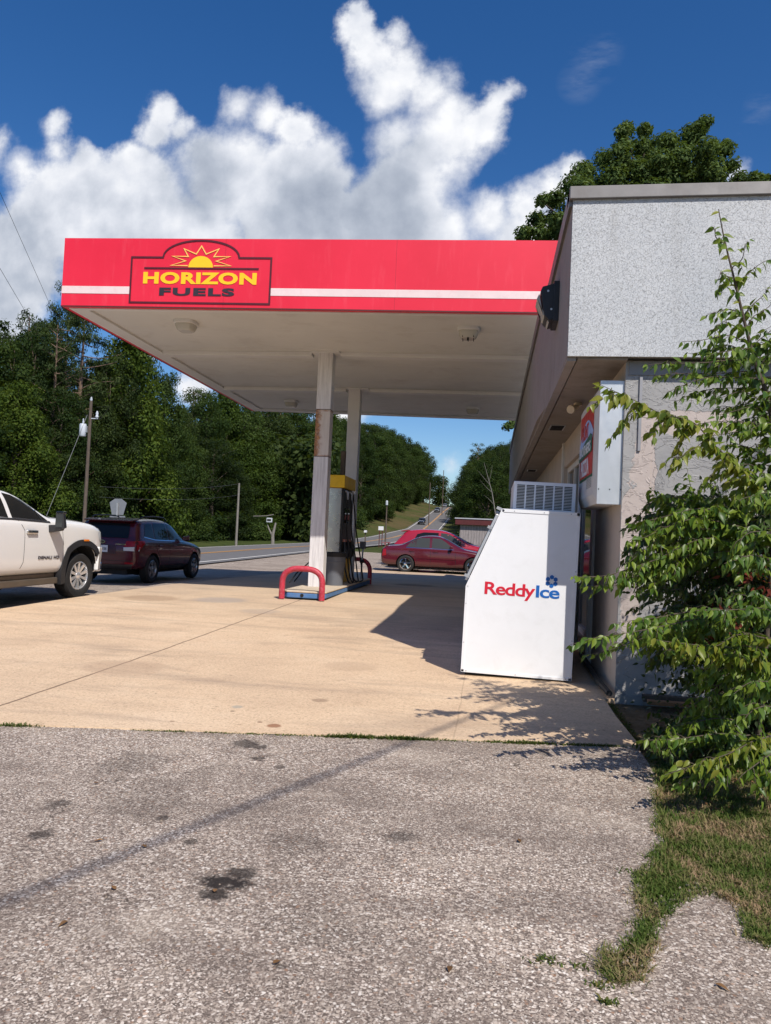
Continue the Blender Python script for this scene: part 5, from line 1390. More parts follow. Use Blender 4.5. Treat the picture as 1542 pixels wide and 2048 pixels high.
def limb(mb, a, b, r0, r1, bend=.15, n=5):
    a, b = Vector(a), Vector(b); pts = []; L = (b - a).length
    o = Vector(rng.normal(size=3)) * L * bend * .4
    for i in range(n + 1):
        k = i / n; pts.append(a.lerp(b, k) + o * math.sin(math.pi * k))
    mb.tube(pts, [r0 + (r1 - r0) * i / n for i in range(n + 1)], 7)


def broadleaf(name, label, cat, m, group, shape, nclump=50, dens=500, ls=.145):
    """10 m tall prototype standing at the origin"""
    t = empty(name, (0, 0, 0), 0, label, cat, group)
    cl = []
    for i in range(nclump):
        k = (i + .5) / nclump
        z = 1.0 + 8.4 * k
        if shape == 'round': rad = 3.0 * math.sin(math.pi * min(1, (k * .86 + .10))) ** .6
        elif shape == 'cone': rad = 3.0 * (1 - k) ** .75 + .35
        else: rad = 2.4 * math.sin(math.pi * min(1, (k * .75 + .22))) ** .5
        a = i * 2.4 + rng.uniform(-.5, .5); q = rad * math.sqrt(rng.uniform(.25, 1.0))
        cl.append((q * math.cos(a), q * math.sin(a), z + rng.uniform(-.4, .4), rng.uniform(.65, 1.25) * (1 if k < .85 else .75)))
    mb = MB(); mb.tube([(0, 0, -.4), (.06, 0, 2), (-.05, .08, 5), (.03, 0, 8.6)], [.19, .16, .11, .035], 8)
    for (x, y, z, r) in cl[2::3]: limb(mb, (0, 0, max(1.0, z - 1.6)), (x * .8, y * .8, z), .055, .02, .2, 4)
    for (x, y, z, r) in cl[::5]: limb(mb, (x * .3, y * .3, z - .7), (x * 1.22, y * 1.22, z + .25), .03, .008, .2, 4)
    mb.build('trunk', BARK, t, smooth=60, local=True)
    C, Nn, sz_ = clump_leaves(cl, dens, ls)
    leaves_mesh('crown', C, Nn, sz_, m, .65, t)
    return t


def pine(name, label, m, group, bare=.5, dens=330):
    t = empty(name, (0, 0, 0), 0, label, 'pine tree', group)
    mb = MB(); mb.tube([(0, 0, -.4), (.03, .03, 3), (-.04, 0, 6), (0, 0, 9.7)], [.16, .14, .10, .02], 8)
    cl = []
    n = 44 if bare < .4 else 30
    for i in range(n):
        k = i / n; z = 10 * (bare + (1 - bare) * k * .97)
        L = (2.3 if bare > .4 else 2.6) * (1 - k) ** .8 + .25
        if bare > .4: L = 1.9 * math.sin(math.pi * min(1, k * .8 + .2)) ** .7 + .2
        a = i * 2.4 + rng.uniform(-.4, .4)
        e = (L * math.cos(a), L * math.sin(a), z + rng.uniform(.05, .5))
        limb(mb, (0, 0, z - .1), e, .03, .01, .15, 4)
        for j in range(3 if L > .8 else 1):
            f = 1 - j * .28
            cl.append((e[0] * f + rng.uniform(-.15, .15), e[1] * f + rng.uniform(-.15, .15), z + (e[2] - z) * f + .08, rng.uniform(.32, .58)))
    mb.build('trunk', PINEB, t, smooth=60, local=True)
    C, Nn, sz_ = clump_leaves(cl, dens, .22, .6, spread=.6)
    leaves_mesh('crown', C, Nn, sz_, m, .22, t, fold=.05)
    return t


PROTO = {}
PROTO['round'] = broadleaf('broadleaf_tree', None, 'tree', L_DARK, None, 'round')
PROTO['tall'] = broadleaf('broadleaf_tree', None, 'tree', L_MID, None, 'tall', 54)
PROTO['cone'] = broadleaf('maple_tree', None, 'tree', L_BRIGHT, None, 'cone', 70, 470, .155)
PROTO['dark2'] = broadleaf('broadleaf_tree', None, 'tree', L_DARK, None, 'tall', 44)
PROTO['pine'] = pine('pine_tree', None, L_PINE, None, .46, 420)
PROTO['fir'] = pine('pine_tree', None, L_PINE, None, .12, 330)
USED = {}


def clear_of_road(px, D, off):
    while D < 200:
        b = at_d(px, 1050, D)
        if b[0] < RX(b[1]) - off: break
        D += .5
    return D


def plant(kind, px, ytop, D, label, group, wide=1.0, drop=0.0, xyz=None):
    if xyz is None: D = clear_of_road(px, D, 11 + max(0, (D - 55) * .45))
    b = at_d(px, 1050, D) if xyz is None else xyz
    tp = at_d(px, ytop, D) if xyz is None else (xyz[0], xyz[1], xyz[2])
    z0 = T(b[0], b[1]) - drop
    hgt = max(2.0, tp[2] - z0)
    o = PROTO[kind]
    if kind in USED: o = copy_tree(o)
    USED[kind] = 1
    o.location = (b[0], b[1], z0); s = hgt / 9.9
    o.scale = (s * wide, s * wide, s); o.rotation_euler = (0, 0, random.uniform(0, 6.28))
    o['label'] = label; o['category'] = 'pine tree' if kind in ('pine', 'fir') else 'tree'
    if group: o['group'] = group
    elif 'group' in o: del o['group']
    return o


plant('cone', 236, 640, 47, 'light green maple in front of the woods, right of the transformer pole', None, .85)
plant('pine', 146, 598, 52, 'tall pine with a bare reddish trunk against sky gaps', None, .8)
plant('pine', 112, 585, 58, 'slim pine crown rising above the woods at the canopy corner', None, .6)
G1, G1b = 'trees of the woods left of the canopy', 'dark leafy tree in the wall of woods left of the canopy'
rr = random.Random(5)
for px, yt, D, k, wd in ((-150, 610, 48, 'round', 1.0), (-95, 640, 46, 'tall', 1.0), (-40, 650, 47, 'tall', .9), (8, 640, 52, 'round', .6), (50, 645, 50, 'tall', .6), (112, 770, 45, 'tall', .8), (172, 790, 46, 'round', .8), (-60, 620, 60, 'dark2', 1.0), (22, 650, 60, 'dark2', .6), (72, 612, 58, 'dark2', .45), (205, 700, 52, 'round', .6), (280, 672, 58, 'dark2', .6), (312, 735, 54, 'tall', .7), (20, 760, 42, 'cone', 1.0), (-60, 790, 41, 'tall', 1.2), (90, 850, 41, 'round', 1.2), (180, 860, 42, 'tall', 1.2), (130, 735, 64, 'round', .9), (190, 720, 66, 'dark2', .8), (295, 850, 45, 'tall', 1.1), (250, 760, 56, 'dark2', .9)):
    plant(k, px, yt, D, G1b, G1, wd)
plant('fir', 34, 618, 54, 'dark pointed pine at the far left, left of the tall pine trunk', None, .7)
plant('fir', 92, 636, 49, 'conical pine among the broadleaf trees at the far left', None, .8)
G2, G2b = 'trees of the woods behind the canopy columns', 'dark leafy tree in the wall of woods behind the columns'
for px, yt, D, k, wd in ((345, 800, 60, 'dark2', .8), (374, 774, 66, 'fir', .8), (402, 785, 62, 'tall', .8), (440, 776, 66, 'cone', .8), (478, 800, 62, 'tall', 1.0), (515, 790, 70, 'round', .9), (550, 806, 65, 'fir', .9), (585, 805, 72, 'tall', 1.0), (615, 828, 68, 'round', 1.0), (650, 812, 80, 'cone', .9), (690, 830, 78, 'tall', .9), (350, 860, 55, 'tall', 1.2), (420, 870, 57, 'round', 1.3), (500, 870, 58, 'cone', 1.1), (570, 890, 60, 'round', 1.3), (630, 900, 64, 'tall', 1.3), (680, 900, 72, 'round', 1.2), (310, 870, 52, 'dark2', 1.2), (390, 768, 78, 'dark2', .9), (460, 775, 80, 'round', 1.1), (540, 790, 84, 'dark2', 1.1), (600, 800, 88, 'round', 1.1), (460, 930, 55, 'dark2', 1.4), (540, 940, 58, 'tall', 1.4)):
    plant(k, px, yt, D, G2b, G2, wd)
CMI = CM.T
def proj(x, y, z):
    c = CMI @ np.array([x, y, z - H]); return CX + F * c[0] / c[2], CY + F * c[1] / c[2]
SKL = [(600, 822), (700, 840), (745, 845), (770, 851), (800, 863), (820, 876), (845, 884), (870, 908), (885, 926), (896, 941), (906, 952)]
SKR = [(900, 950), (912, 938), (925, 908), (935, 896), (950, 889), (975, 884), (1000, 886), (1024, 882), (1080, 878)]
G3, G3b = 'trees along the left bank of the hill road', 'dark tree on the bank left of the climbing road'
G4, G4b = 'trees right of the hill road', 'dark tree right of the climbing road behind the shed'
kinds = ['tall', 'round', 'dark2']
for row, (off, dy, wd) in enumerate(((9.5, 34, 1.05), (14, 4, 1.0), (21, 0, 1.1))):
    D = 82 + row * 5
    while D < 340:
        x = RX(D) - 4.1 - off + rr.uniform(-1, 1); px, _ = proj(x, D, T(x, D))
        yt = lerp(SKL, px) + dy * rr.uniform(.4, 1.3) + rr.uniform(-5, 6)
        zt = at_y(px, yt, D)[2]
        zt = min(zt, T(x, D) + 26)
        if px > 640: plant(kinds[rr.randrange(3)], 0, 0, 0, G3b, G3, wd * rr.uniform(.8, 1.1), xyz=(x, D, zt))
        D += 9 + D * .035
    D = 86 + row * 6
for row, (off, dy, wd) in enumerate(((8.5, 40, 1.1), (14, 10, .9), (21, 0, .9), (30, 0, 1.0))):
    D = 84 + row * 4
    while D < 345:
        x = max(RX(D) + 4.1 + off * .8, -.0553 * D + 4.6 + row * 4.5) + rr.uniform(-.6, 1); px, _ = proj(x, D, T(x, D))
        yt = lerp(SKR, px) + dy * rr.uniform(.4, 1.3) + rr.uniform(-4, 7)
        zt = min(at_y(px, yt, D)[2], T(x, D) + 24)
        if px < 1120: plant(kinds[rr.randrange(3)], 0, 0, 0, G4b, G4, wd * rr.uniform(.8, 1.1), xyz=(x, D, zt))
        D += 10 + D * .045
plant('fir', 950, 886, 92, 'pointed conifer with drooping limbs right of the climbing road', None, 1.1)
# bare pale snag leaning beside the shed
c0 = at_d(992, 1035, 62); c1 = at_d(968, 925, 62)
sn = MB(); sn.tube([(c0[0], c0[1], T(c0[0], c0[1])), c0, at_d(984, 985, 62), c1], [.07, .055, .04, .012], 7)
for (a, b) in (((984, 985), (960, 960)), ((988, 1010), (968, 990)), ((978, 962), (985, 930)), ((980, 970), (955, 940))): limb(sn, at_d(*a, 62), at_d(*b, 62), .020, .005, .1, 3)
tag(sn.build('dead_tree', GREYB, smooth=60), 'bare grey dead tree leaning behind the shed', 'dead tree')

# undergrowth along the wood edge
G5, G5b = 'bushes along the wood edge', 'low green bush at the foot of the woods across the road'
sb = empty('bush', (0, 0, 0), 0, G5b, 'bush', G5)
cl = [(rng.uniform(-1.4, 1.4), rng.uniform(-1, 1), rng.uniform(.3, 1.5), rng.uniform(.5, .85)) for _ in range(18)]
C, Nn, sz_ = clump_leaves(cl, 420, .16); leaves_mesh('foliage', C, Nn, sz_, L_MID, .65, sb)
first = True
for i in range(46):
    px = -60 + i * 18 + rr.uniform(-8, 8); D = 44 + max(0, px) * .030 + rr.uniform(-2, 4)
    D = clear_of_road(px, D, 12)
    b = at_d(px, 1050, D)
    o = sb if first else copy_tree(sb); first = False
    s = rr.uniform(.9, 2.0)
    o.location = (b[0], b[1], T(b[0], b[1]) - .2); o.scale = (s * 1.1, s, s * rr.uniform(.8, 1.3)); o.rotation_euler = (0, 0, rr.uniform(0, 6))
for px, D, s in ((505, 53, 1.0), (530, 53, 1.2), (560, 53.5, 1.1), (600, 55, 1.4), (590, 58, 1.8), (640, 60, 1.8), (700, 76, 2.0), (985, 70, 1.6), (1020, 68, 1.8)):
    if px < 800: D = clear_of_road(px, D, 10.5)
    b = at_d(px, 1050, D); o = copy_tree(sb)
    o.location = (b[0], b[1], T(b[0], b[1]) - .2); o.scale = (s * 1.1, s, s); o.rotation_euler = (0, 0, rr.uniform(0, 6))
for sd_ in (-1, 1):
    D = 88 if sd_ < 0 else 190
    while D < 320:
        x = RX(D) + sd_ * (4.1 + (9.0 if sd_ < 0 else 4.0) + rr.uniform(-.8, 1.2)); x = max(x, -.0553 * D + 1.8) if sd_ > 0 else x; o = copy_tree(sb); s = rr.uniform(1.2, 2.0) * (1 if sd_ < 0 else 1.2)
        o.location = (x, D, T(x, D) - .2); o.scale = (s * 1.1, s, s * rr.uniform(.8, 1.3)); o.rotation_euler = (0, 0, rr.uniform(0, 6))
        o['label'] = 'rounded dark bush beside the climbing hill road'; o['group'] = 'bushes along the hill road'
        D += 6 + D * .03

# far woods closing the view behind the rows
cl = []
for i in range(150):
    px = rr.uniform(-500, 1800); D = rr.uniform(95, 130) if px < 640 else rr.uniform(330, 420)
    b = at_d(px, 1050, D)
    for k in range(3): cl.append((b[0] + rr.uniform(-3, 3), b[1] + rr.uniform(-3, 3), T(b[0], b[1]) + 2 + 4 * k + rr.uniform(0, 2), rr.uniform(3, 4.5)))
for i in range(60):
    x, y = rr.uniform(9, 75), rr.uniform(52, 84)
    for k in range(3): cl.append((x, y, T(x, y) + 2 + 4 * k + rr.uniform(0, 2), rr.uniform(2.6, 3.8)))
C, Nn, sz_ = clump_leaves(cl, 26, .8); o = leaves_mesh('distant_woodland', C, Nn, sz_, L_DARK, .7)
tag(o, 'far mass of dark woods behind the tree rows', 'woodland', kind='stuff')

# big tree behind the store
base = at_d(1300, 1050, 30); gz = GY(base[1])
pt = empty('pecan_tree', (base[0], base[1], gz), 0, 'large spreading tree rising behind the store roof', 'tree')
CL = [(1252, 262, 24), (1285, 262, 22), (1245, 300, 26), (1210, 318, 26), (1290, 300, 34), (1335, 290, 30), (1385, 275, 32), (1412, 245, 18), (1395, 255, 22), (1360, 310, 40), (1420, 300, 34), (1455, 298, 24), (1455, 285, 12), (1462, 330, 22), (1170, 345, 32), (1150, 375, 36), (1190, 378, 36), (1230, 350, 34), (1280, 345, 40), (1330, 350, 44), (1385, 345, 44), (1435, 345, 36), (1478, 355, 22), (1512, 358, 22), (1538, 362, 22), (1108, 398, 26), (1080, 400, 16), (1075, 440, 26), (1110, 440, 30), (1050, 466, 22), (1085, 474, 28), (1125, 470, 34), (1145, 430, 36), (1042, 476, 14), (1180, 420, 40), (1240, 400, 50), (1310, 400, 50), (1380, 400, 50), (1450, 400, 46), (1520, 400, 46), (1100, 520, 44), (1180, 500, 50), (1260, 480, 60), (1350, 480, 60), (1450, 480, 60), (1560, 440, 60), (1018, 850, 15), (1035, 845, 20), (1060, 840, 26), (1250, 320, 20), (1310, 320, 36)]
cl = []
for x, y, r in CL:
    for j in range(4):
        p = at_d(x + rr.uniform(-.35, .35) * r, y + rr.uniform(-.3, .3) * r, 30 + rr.uniform(-2.4, 2.4)); cl.append((p[0], p[1], p[2], r * .78 * 30 / F * rr.uniform(.75, 1.15)))
C, Nn, sz_ = clump_leaves(cl, 1300, .19, .8, spread=.6)
off = np.array([base[0], base[1], gz])
leaves_mesh('crown', C - off, Nn, sz_, L_PECAN, .38, pt)
mb = MB(); fork = at_d(1310, 640, 30)
mb.tube([(base[0], base[1], gz - .3), (base[0], base[1], gz + 3), fork], [.42, .36, .28], 10)
for x, y, r in CL[::2]: limb(mb, fork, at_d(x, y, 30), .13, .025, .18, 5)
mb.build('trunk', BARK, pt, smooth=60)

# ------------------------------------------------------------------ foreground shrubbery
def leaf_blades(name, items, m, parent):
    """items: (base, direction, normal, length, width) -> folded pointed leaf of 8 faces"""
    V = []; Fc = []; rn = []
    for (b, d, n, L, W) in items:
        b = np.array(b); d = d / np.linalg.norm(d); s = np.cross(d, n); s /= np.linalg.norm(s) + 1e-9; n = np.cross(s, d)
        i0 = len(V)
        curl = rng.uniform(.05, .28)
        prof = [(0, .0), (.16, .70), (.36, 1.0), (.62, .70), (.84, .24), (1, 0)]
        mid = []
        for t, wv in prof:
            c = b + d * L * t - n * L * curl * t * t
            mid.append(c)
        V.append(mid[0])
        for k in range(1, 5):
            wv = prof[k][1] * W * .5
            V += [mid[k] - s * wv + n * wv * .35, mid[k], mid[k] + s * wv + n * wv * .35]
        V.append(mid[5])
        a = i0
        Fc += [(a, a + 1, a + 2), (a, a + 2, a + 3)]
        for k in range(3):
            q = a + 1 + 3 * k
            Fc += [(q, q + 3, q + 4, q + 1), (q + 1, q + 4, q + 5, q + 2)]
        q = a + 10; Fc += [(q, a + 13, q + 1), (q + 1, a + 13, q + 2)]
        r_ = rng.random(); rn += [r_] * 10
    me = bpy.data.meshes.new(name)
    o0 = np.array(origin(parent)) if parent is not None else 0
    me.from_pydata([tuple(v - o0) for v in V], [], Fc)
    a = me.attributes.new('rnd', 'FLOAT', 'FACE'); a.data.foreach_set('value', rn)
    me.polygons.foreach_set('use_smooth', [True] * len(me.polygons))
    me.materials.append(m)
    return link(name, me, parent)


def spline(P, n=8):
    P = [np.array(p, float) for p in P]; out = []
    for j in range(len(P) - 1):
        p0, p1, p2, p3 = P[max(j - 1, 0)], P[j], P[j + 1], P[min(j + 2, len(P) - 1)]
        for i in range(n):
            u = i / n; out.append(.5 * ((2 * p1) + (p2 - p0) * u + (2 * p0 - 5 * p1 + 4 * p2 - p3) * u * u + (3 * p1 - p0 - 3 * p2 + p3) * u ** 3))
    out.append(P[-1]); return out


def walk(path, step):
    out = []; acc = 0
    for a, b in zip(path[:-1], path[1:]):
        L = np.linalg.norm(b - a)
        if L < 1e-6: continue
        while acc <= L:
            out.append((a + (b - a) * acc / L, (b - a) / L)); acc += step
        acc -= L
    return out


sap = empty('sapling', (1.72, 5.0, .02), 0, 'tall leafy sapling with arching sprays beside the end wall', 'sapling')
twig = MB(); LV = []; LY_ = []; LD = []


def leaf_at(store, p, d, sd, sg, L, W, droop):
    ld = sd * sg * rng.uniform(.2, .9) + d * rng.uniform(.1, .8) + np.array([0, 0, -1.0]) * rng.uniform(.25, 1.15) * droop + rng.normal(size=3) * .18
    nn_ = np.array([.25, -.45, .55]) + sd * sg * .4 + rng.normal(size=3) * .38
    ll = L * rng.uniform(.65, 1.25)
    store.append((p + rng.normal(size=3) * .005, ld, nn_, ll, ll * W * rng.uniform(.85, 1.15)))


def spray(P, step=.026, L=.088, W=.44, store=None, rad=.006, side=1, taper=.35, droop=1.0, sub=.5):
    store = LV if store is None else store
    path = spline(P, 6)
    ph = rng.uniform(0, 6, 3)
    for i in range(1, len(path)):
        k = i / len(path); path[i] = path[i] + np.array([math.sin(k * 9 + ph[0]), math.sin(k * 8 + ph[1]), math.sin(k * 10 + ph[2])]) * .008
    n = len(path)
    twig.tube([tuple(p) for p in path], [rad * .75 * (1 - .75 * i / n) for i in range(n)], 5)
    pts = walk(path, step); m_ = len(pts)
    acc = 0.0
    for i, (p, d) in enumerate(pts):
        k = i / max(1, m_ - 1)
        sg = 1 if i % 2 else -1
        sd = np.cross(d, [0, 0, 1.0]); sd /= np.linalg.norm(sd) + 1e-9
        if rng.random() > .1: leaf_at(store, p, d, sd, sg, L * 1.12 * (1 - taper * k), W, droop)
        acc += step
        if sub and acc > .07 and k < .93:
            acc = rng.uniform(-.03, .02)
            ln = rng.uniform(.07, .20) * (1 - .5 * k) * (sub * 2)
            e = d * rng.uniform(.35, 1.0) + sd * sg * rng.uniform(.4, 1.0) + np.array([0, 0, rng.uniform(-.55, .35)]); e /= np.linalg.norm(e)
            q = [p, p + e * ln * .55 + np.array([0, 0, .008]), p + e * ln + np.array([0, 0, -.02])]
            sq = spline(q, 3); twig.tube([tuple(v) for v in sq], [.0026 * (1 - .6 * j / len(sq)) for j in range(len(sq))], 4)
            for j, (pp, dd) in enumerate(walk(sq, step * .95)):
                s2 = np.cross(dd, [0, 0, 1.0]); s2 /= np.linalg.norm(s2) + 1e-9
                leaf_at(store, pp, dd, s2, 1 if j % 2 else -1, L * (1 - taper * k * .6), W, droop)
    leaf_at(store, path[-1], pts[-1][1], np.array([0.3, 0, 0]), 1, L * .6, W, .5)


def P3(*pts): return [at_d(x, y, D) for x, y, D in pts]


stem = P3((1500, 1640, 5.0), (1528, 1350, 5.0), (1548, 1050, 4.95), (1542, 832, 4.9), (1509, 722, 4.88), (1486, 632, 4.86), (1469, 561, 4.85), (1449, 480, 4.85), (1437, 418, 4.85))
sp_ = spline(stem, 6); twig.tube([tuple(p) for p in sp_], [.022 * (1 - .9 * i / len(sp_)) for i in range(len(sp_))], 7)
# leaves up the leader itself
for i, (p, d) in enumerate(walk(spline(stem[5:], 6), .05)):
    sd = np.array([1 if i % 2 else -1, -.3, 0.]); LY_.append((p, sd * .6 + np.array([0, 0, .15 - .5 * rng.random()]), np.array([0, -.8, .5]) + rng.normal(size=3) * .3, rng.uniform(.05, .085), .03))
S_ = [  # side twigs up the leader (left side then right side)
    ((1452, 490, 4.85), (1432, 470, 4.82), (1428, 455, 4.8)),
    ((1469, 561, 4.85), (1445, 545, 4.8), (1432, 560, 4.78)), ((1476, 590, 4.86), (1450, 572, 4.8), (1436, 585, 4.78)),
    ((1484, 628, 4.86), (1450, 618, 4.8), (1414, 632, 4.75)), ((1491, 655, 4.86), (1450, 645, 4.8), (1420, 660, 4.75)),
    ((1497, 684, 4.87), (1440, 672, 4.78), (1366, 686, 4.68)), ((1502, 700, 4.88), (1460, 700, 4.7), (1410, 715, 4.62)),
    ((1509, 725, 4.88), (1430, 722, 4.74), (1298, 731, 4.58)), ((1516, 760, 4.88), (1440, 752, 4.74), (1333, 782, 4.6)),
    ((1540, 826, 4.9), (1490, 815, 4.8), (1433, 834, 4.7)), ((1545, 855, 4.9), (1470, 842, 4.75), (1391, 850, 4.65)),
    ((1530, 800, 4.9), (1480, 785, 4.8), (1420, 800, 4.7)), ((1550, 920, 4.92), (1480, 890, 4.8), (1420, 905, 4.7)), ((1550, 960, 4.95), (1500, 930, 4.8), (1450, 945, 4.72)),
    ((1470, 568, 4.85), (1505, 540, 4.85), (1540, 519, 4.85)), ((1465, 540, 4.85), (1485, 510, 4.83), (1496, 482, 4.82)), ((1486, 634, 4.86), (1515, 600, 4.85), (1545, 570, 4.85)), ((1490, 655, 4.86), (1520, 625, 4.85), (1550, 600, 4.85)), ((1500, 700, 4.88), (1530, 670, 4.85), (1560, 650, 4.85)), ((1509, 735, 4.88), (1540, 710, 4.85), (1570, 700, 4.85)), ((1520, 780, 4.9), (1545, 760, 4.9), (1570, 750, 4.9))]
for P in S_: spray(P3(*P), .027, .078, sub=.22)
for P in S_[5:14]:
    q = [(x + 12, y + 22, D + .12) for x, y, D in P]; spray(P3(*q), .03, .08)
# the big yellow-green arching spray towards the sign
arch = P3((1550, 1010, 4.8), (1498, 948, 4.65), (1430, 890, 4.5), (1385, 848, 4.42), (1320, 826, 4.35), (1269, 798, 4.3), (1203, 770, 4.25))
spray(arch, .014, .082, .46, LY_, .008, droop=.9)
for i in range(8):
    k = i / 8; b_ = spline(arch, 6)[int(k * 36)]
    e = b_ + np.array([rng.uniform(-.28, -.08), rng.uniform(-.2, .1), rng.uniform(-.28, -.08)])
    spray([b_, (b_ + e) / 2 + np.array([0, 0, .04]), e], .026, .075, .46, LY_, .004)
# lower sprays
LOW = [(((1450, 1010, 4.9), (1366, 1000, 4.75), (1301, 977, 4.65)), 0), (((1420, 1030, 4.9), (1340, 1010, 4.75), (1296, 985, 4.7)), 0), (((1420, 1040, 4.9), (1395, 1000, 4.8), (1372, 941, 4.75)), 0), (((1450, 1050, 4.9), (1440, 1000, 4.8), (1425, 950, 4.75)), 0),
       (((1500, 1030, 4.8), (1380, 1020, 4.6), (1262, 1050, 4.5)), 0), (((1520, 1060, 4.8), (1390, 1040, 4.6), (1255, 1085, 4.45)), 0), (((1480, 1060, 4.8), (1360, 1060, 4.6), (1250, 1125, 4.5)), 0), (((1500, 1090, 4.8), (1400, 1080, 4.6), (1300, 1125, 4.5)), 0), (((1440, 1070, 4.8), (1330, 1110, 4.6), (1230, 1150, 4.5), (1144, 1150, 4.4)), 0), (((1420, 1100, 4.8), (1330, 1130, 4.6), (1240, 1165, 4.5)), 0),
       (((1480, 1230, 4.8), (1354, 1245, 4.5), (1221, 1272, 4.35), (1136, 1290, 4.28)), 0), (((1440, 1220, 4.9), (1330, 1230, 4.7), (1228, 1250, 4.6)), 0), (((1440, 1260, 4.9), (1330, 1265, 4.7), (1240, 1290, 4.6)), 0),
       (((1560, 1300, 4.4), (1446, 1292, 4.2), (1370, 1290, 4.1), (1302, 1275, 4.02)), 1), (((1560, 1330, 4.4), (1460, 1310, 4.2), (1350, 1320, 4.1)), 1), (((1560, 1280, 4.3), (1490, 1270, 4.15), (1430, 1290, 4.05)), 1), (((1560, 1230, 4.3), (1500, 1215, 4.15), (1410, 1225, 4.05)), 0), (((1560, 1200, 4.4), (1510, 1190, 4.3), (1470, 1205, 4.2)), 0),
       (((1570, 1370, 4.2), (1520, 1360, 4.05), (1468, 1385, 3.95)), 0), (((1570, 1420, 4.2), (1530, 1410, 4.05), (1490, 1440, 3.95)), 0), (((1570, 1470, 4.3), (1500, 1480, 4.1), (1449, 1515, 4.0), (1325, 1548, 3.88)), 1), (((1560, 1490, 4.3), (1480, 1500, 4.1), (1390, 1540, 4.0)), 0), (((1570, 1500, 4.2), (1520, 1520, 4.0), (1474, 1565, 3.9)), 0), (((1570, 1530, 4.2), (1540, 1540, 4.0), (1515, 1580, 3.9)), 0), (((1500, 1470, 4.7), (1417, 1470, 4.5), (1286, 1482, 4.35)), 0), (((1480, 1440, 4.8), (1400, 1440, 4.6), (1330, 1460, 4.5)), 0), (((1500, 1400, 4.8), (1430, 1390, 4.6), (1370, 1420, 4.5)), 0), (((1520, 1350, 4.7), (1450, 1340, 4.5), (1390, 1370, 4.4)), 0), (((1560, 1130, 4.3), (1500, 1110, 4.15), (1450, 1130, 4.05)), 0), (((1560, 1080, 4.3), (1510, 1060, 4.15), (1480, 1090, 4.05)), 0), (((1560, 1000, 4.4), (1520, 985, 4.3), (1480, 1005, 4.2)), 0)]
for P, yl_ in LOW:
    st_ = LY_ if yl_ else LV
    spray(P3(*P), .018, .078, .44, st_, .006)
    q = [(x + rr.uniform(-8, 14), y + rr.uniform(6, 26), D + rr.uniform(.02, .15)) for x, y, D in P[:-1]] + [(P[-1][0] + 30, P[-1][1] + 22, P[-1][2] + .1)]
    spray(P3(*q), .022, .074, .44, LV, .005)
# inner fill
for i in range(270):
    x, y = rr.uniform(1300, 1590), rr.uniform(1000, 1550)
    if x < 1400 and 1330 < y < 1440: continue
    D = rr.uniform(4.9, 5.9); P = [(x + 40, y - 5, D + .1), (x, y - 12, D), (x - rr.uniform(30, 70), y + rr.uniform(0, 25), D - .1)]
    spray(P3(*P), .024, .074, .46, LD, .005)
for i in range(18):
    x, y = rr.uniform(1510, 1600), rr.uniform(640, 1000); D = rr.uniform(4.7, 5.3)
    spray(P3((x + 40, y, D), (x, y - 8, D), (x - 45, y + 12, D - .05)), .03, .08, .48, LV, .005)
for i in range(110):          # unseen sprays right of the view, added to shade wall and ground
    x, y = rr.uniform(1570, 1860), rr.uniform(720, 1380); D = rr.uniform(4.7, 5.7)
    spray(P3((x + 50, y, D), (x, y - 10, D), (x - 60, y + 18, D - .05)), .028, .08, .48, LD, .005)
twig.build('stems', BARK, sap, smooth=60)
leaf_blades('foliage', LV, L_SAP, sap)
leaf_blades('shaded_foliage', LD, L_SAPD, sap)
leaf_blades('young_foliage', LY_, L_SAPY, sap)

# dark shrub with small variegated leaves and reddish sprigs
shb = empty('shrub', (1.95, 5.9, .03), 0, 'dark dense shrub with reddish sprigs tangled under the sapling', 'shrub')
it = []; itr = []; tw = MB()
for i in range(110):
    x, y = rr.uniform(1350, 1600), rr.uniform(1040, 1560); D = rr.uniform(5.1, 6.2)
    c = at_d(x, y, D); tw.tube([(1.95 + rr.uniform(-.3, .3), 5.9, .0), tuple((c + np.array([1.95, 5.9, 0])) / 2 + np.array([0, 0, .3])), tuple(c)], [.012, .008, .003], 5)
    for k in range(46):
        d = rng.normal(size=3); p = c + d * .13; it.append((p, d + np.array([0, -.2, -.2]), np.array([0, -.7, .6]) + rng.normal(size=3) * .4, rng.uniform(.03, .055), .022))
for i in range(16):
    x, y = (1485, 1125) if i < 3 else (1530, 1170) if i < 6 else (rr.uniform(1350, 1440), rr.uniform(1190, 1300)) if i < 11 else (rr.uniform(1440, 1542), rr.uniform(1080, 1250))
    c = at_d(x + rr.uniform(-18, 18), y + rr.uniform(-14, 14), rr.uniform(4.75, 5.1))
    for k in range(16):
        d = rng.normal(size=3); itr.append((c + d * .035, d + np.array([0, -.3, .1]), np.array([0, -.6, .7]) + rng.normal(size=3) * .4, rng.uniform(.04, .075), .022))
tw.build('stems', BARK, shb, smooth=60)
leaf_blades('foliage', it, L_SHRUB, shb)
leaf_blades('red_foliage', itr, L_RED, shb)


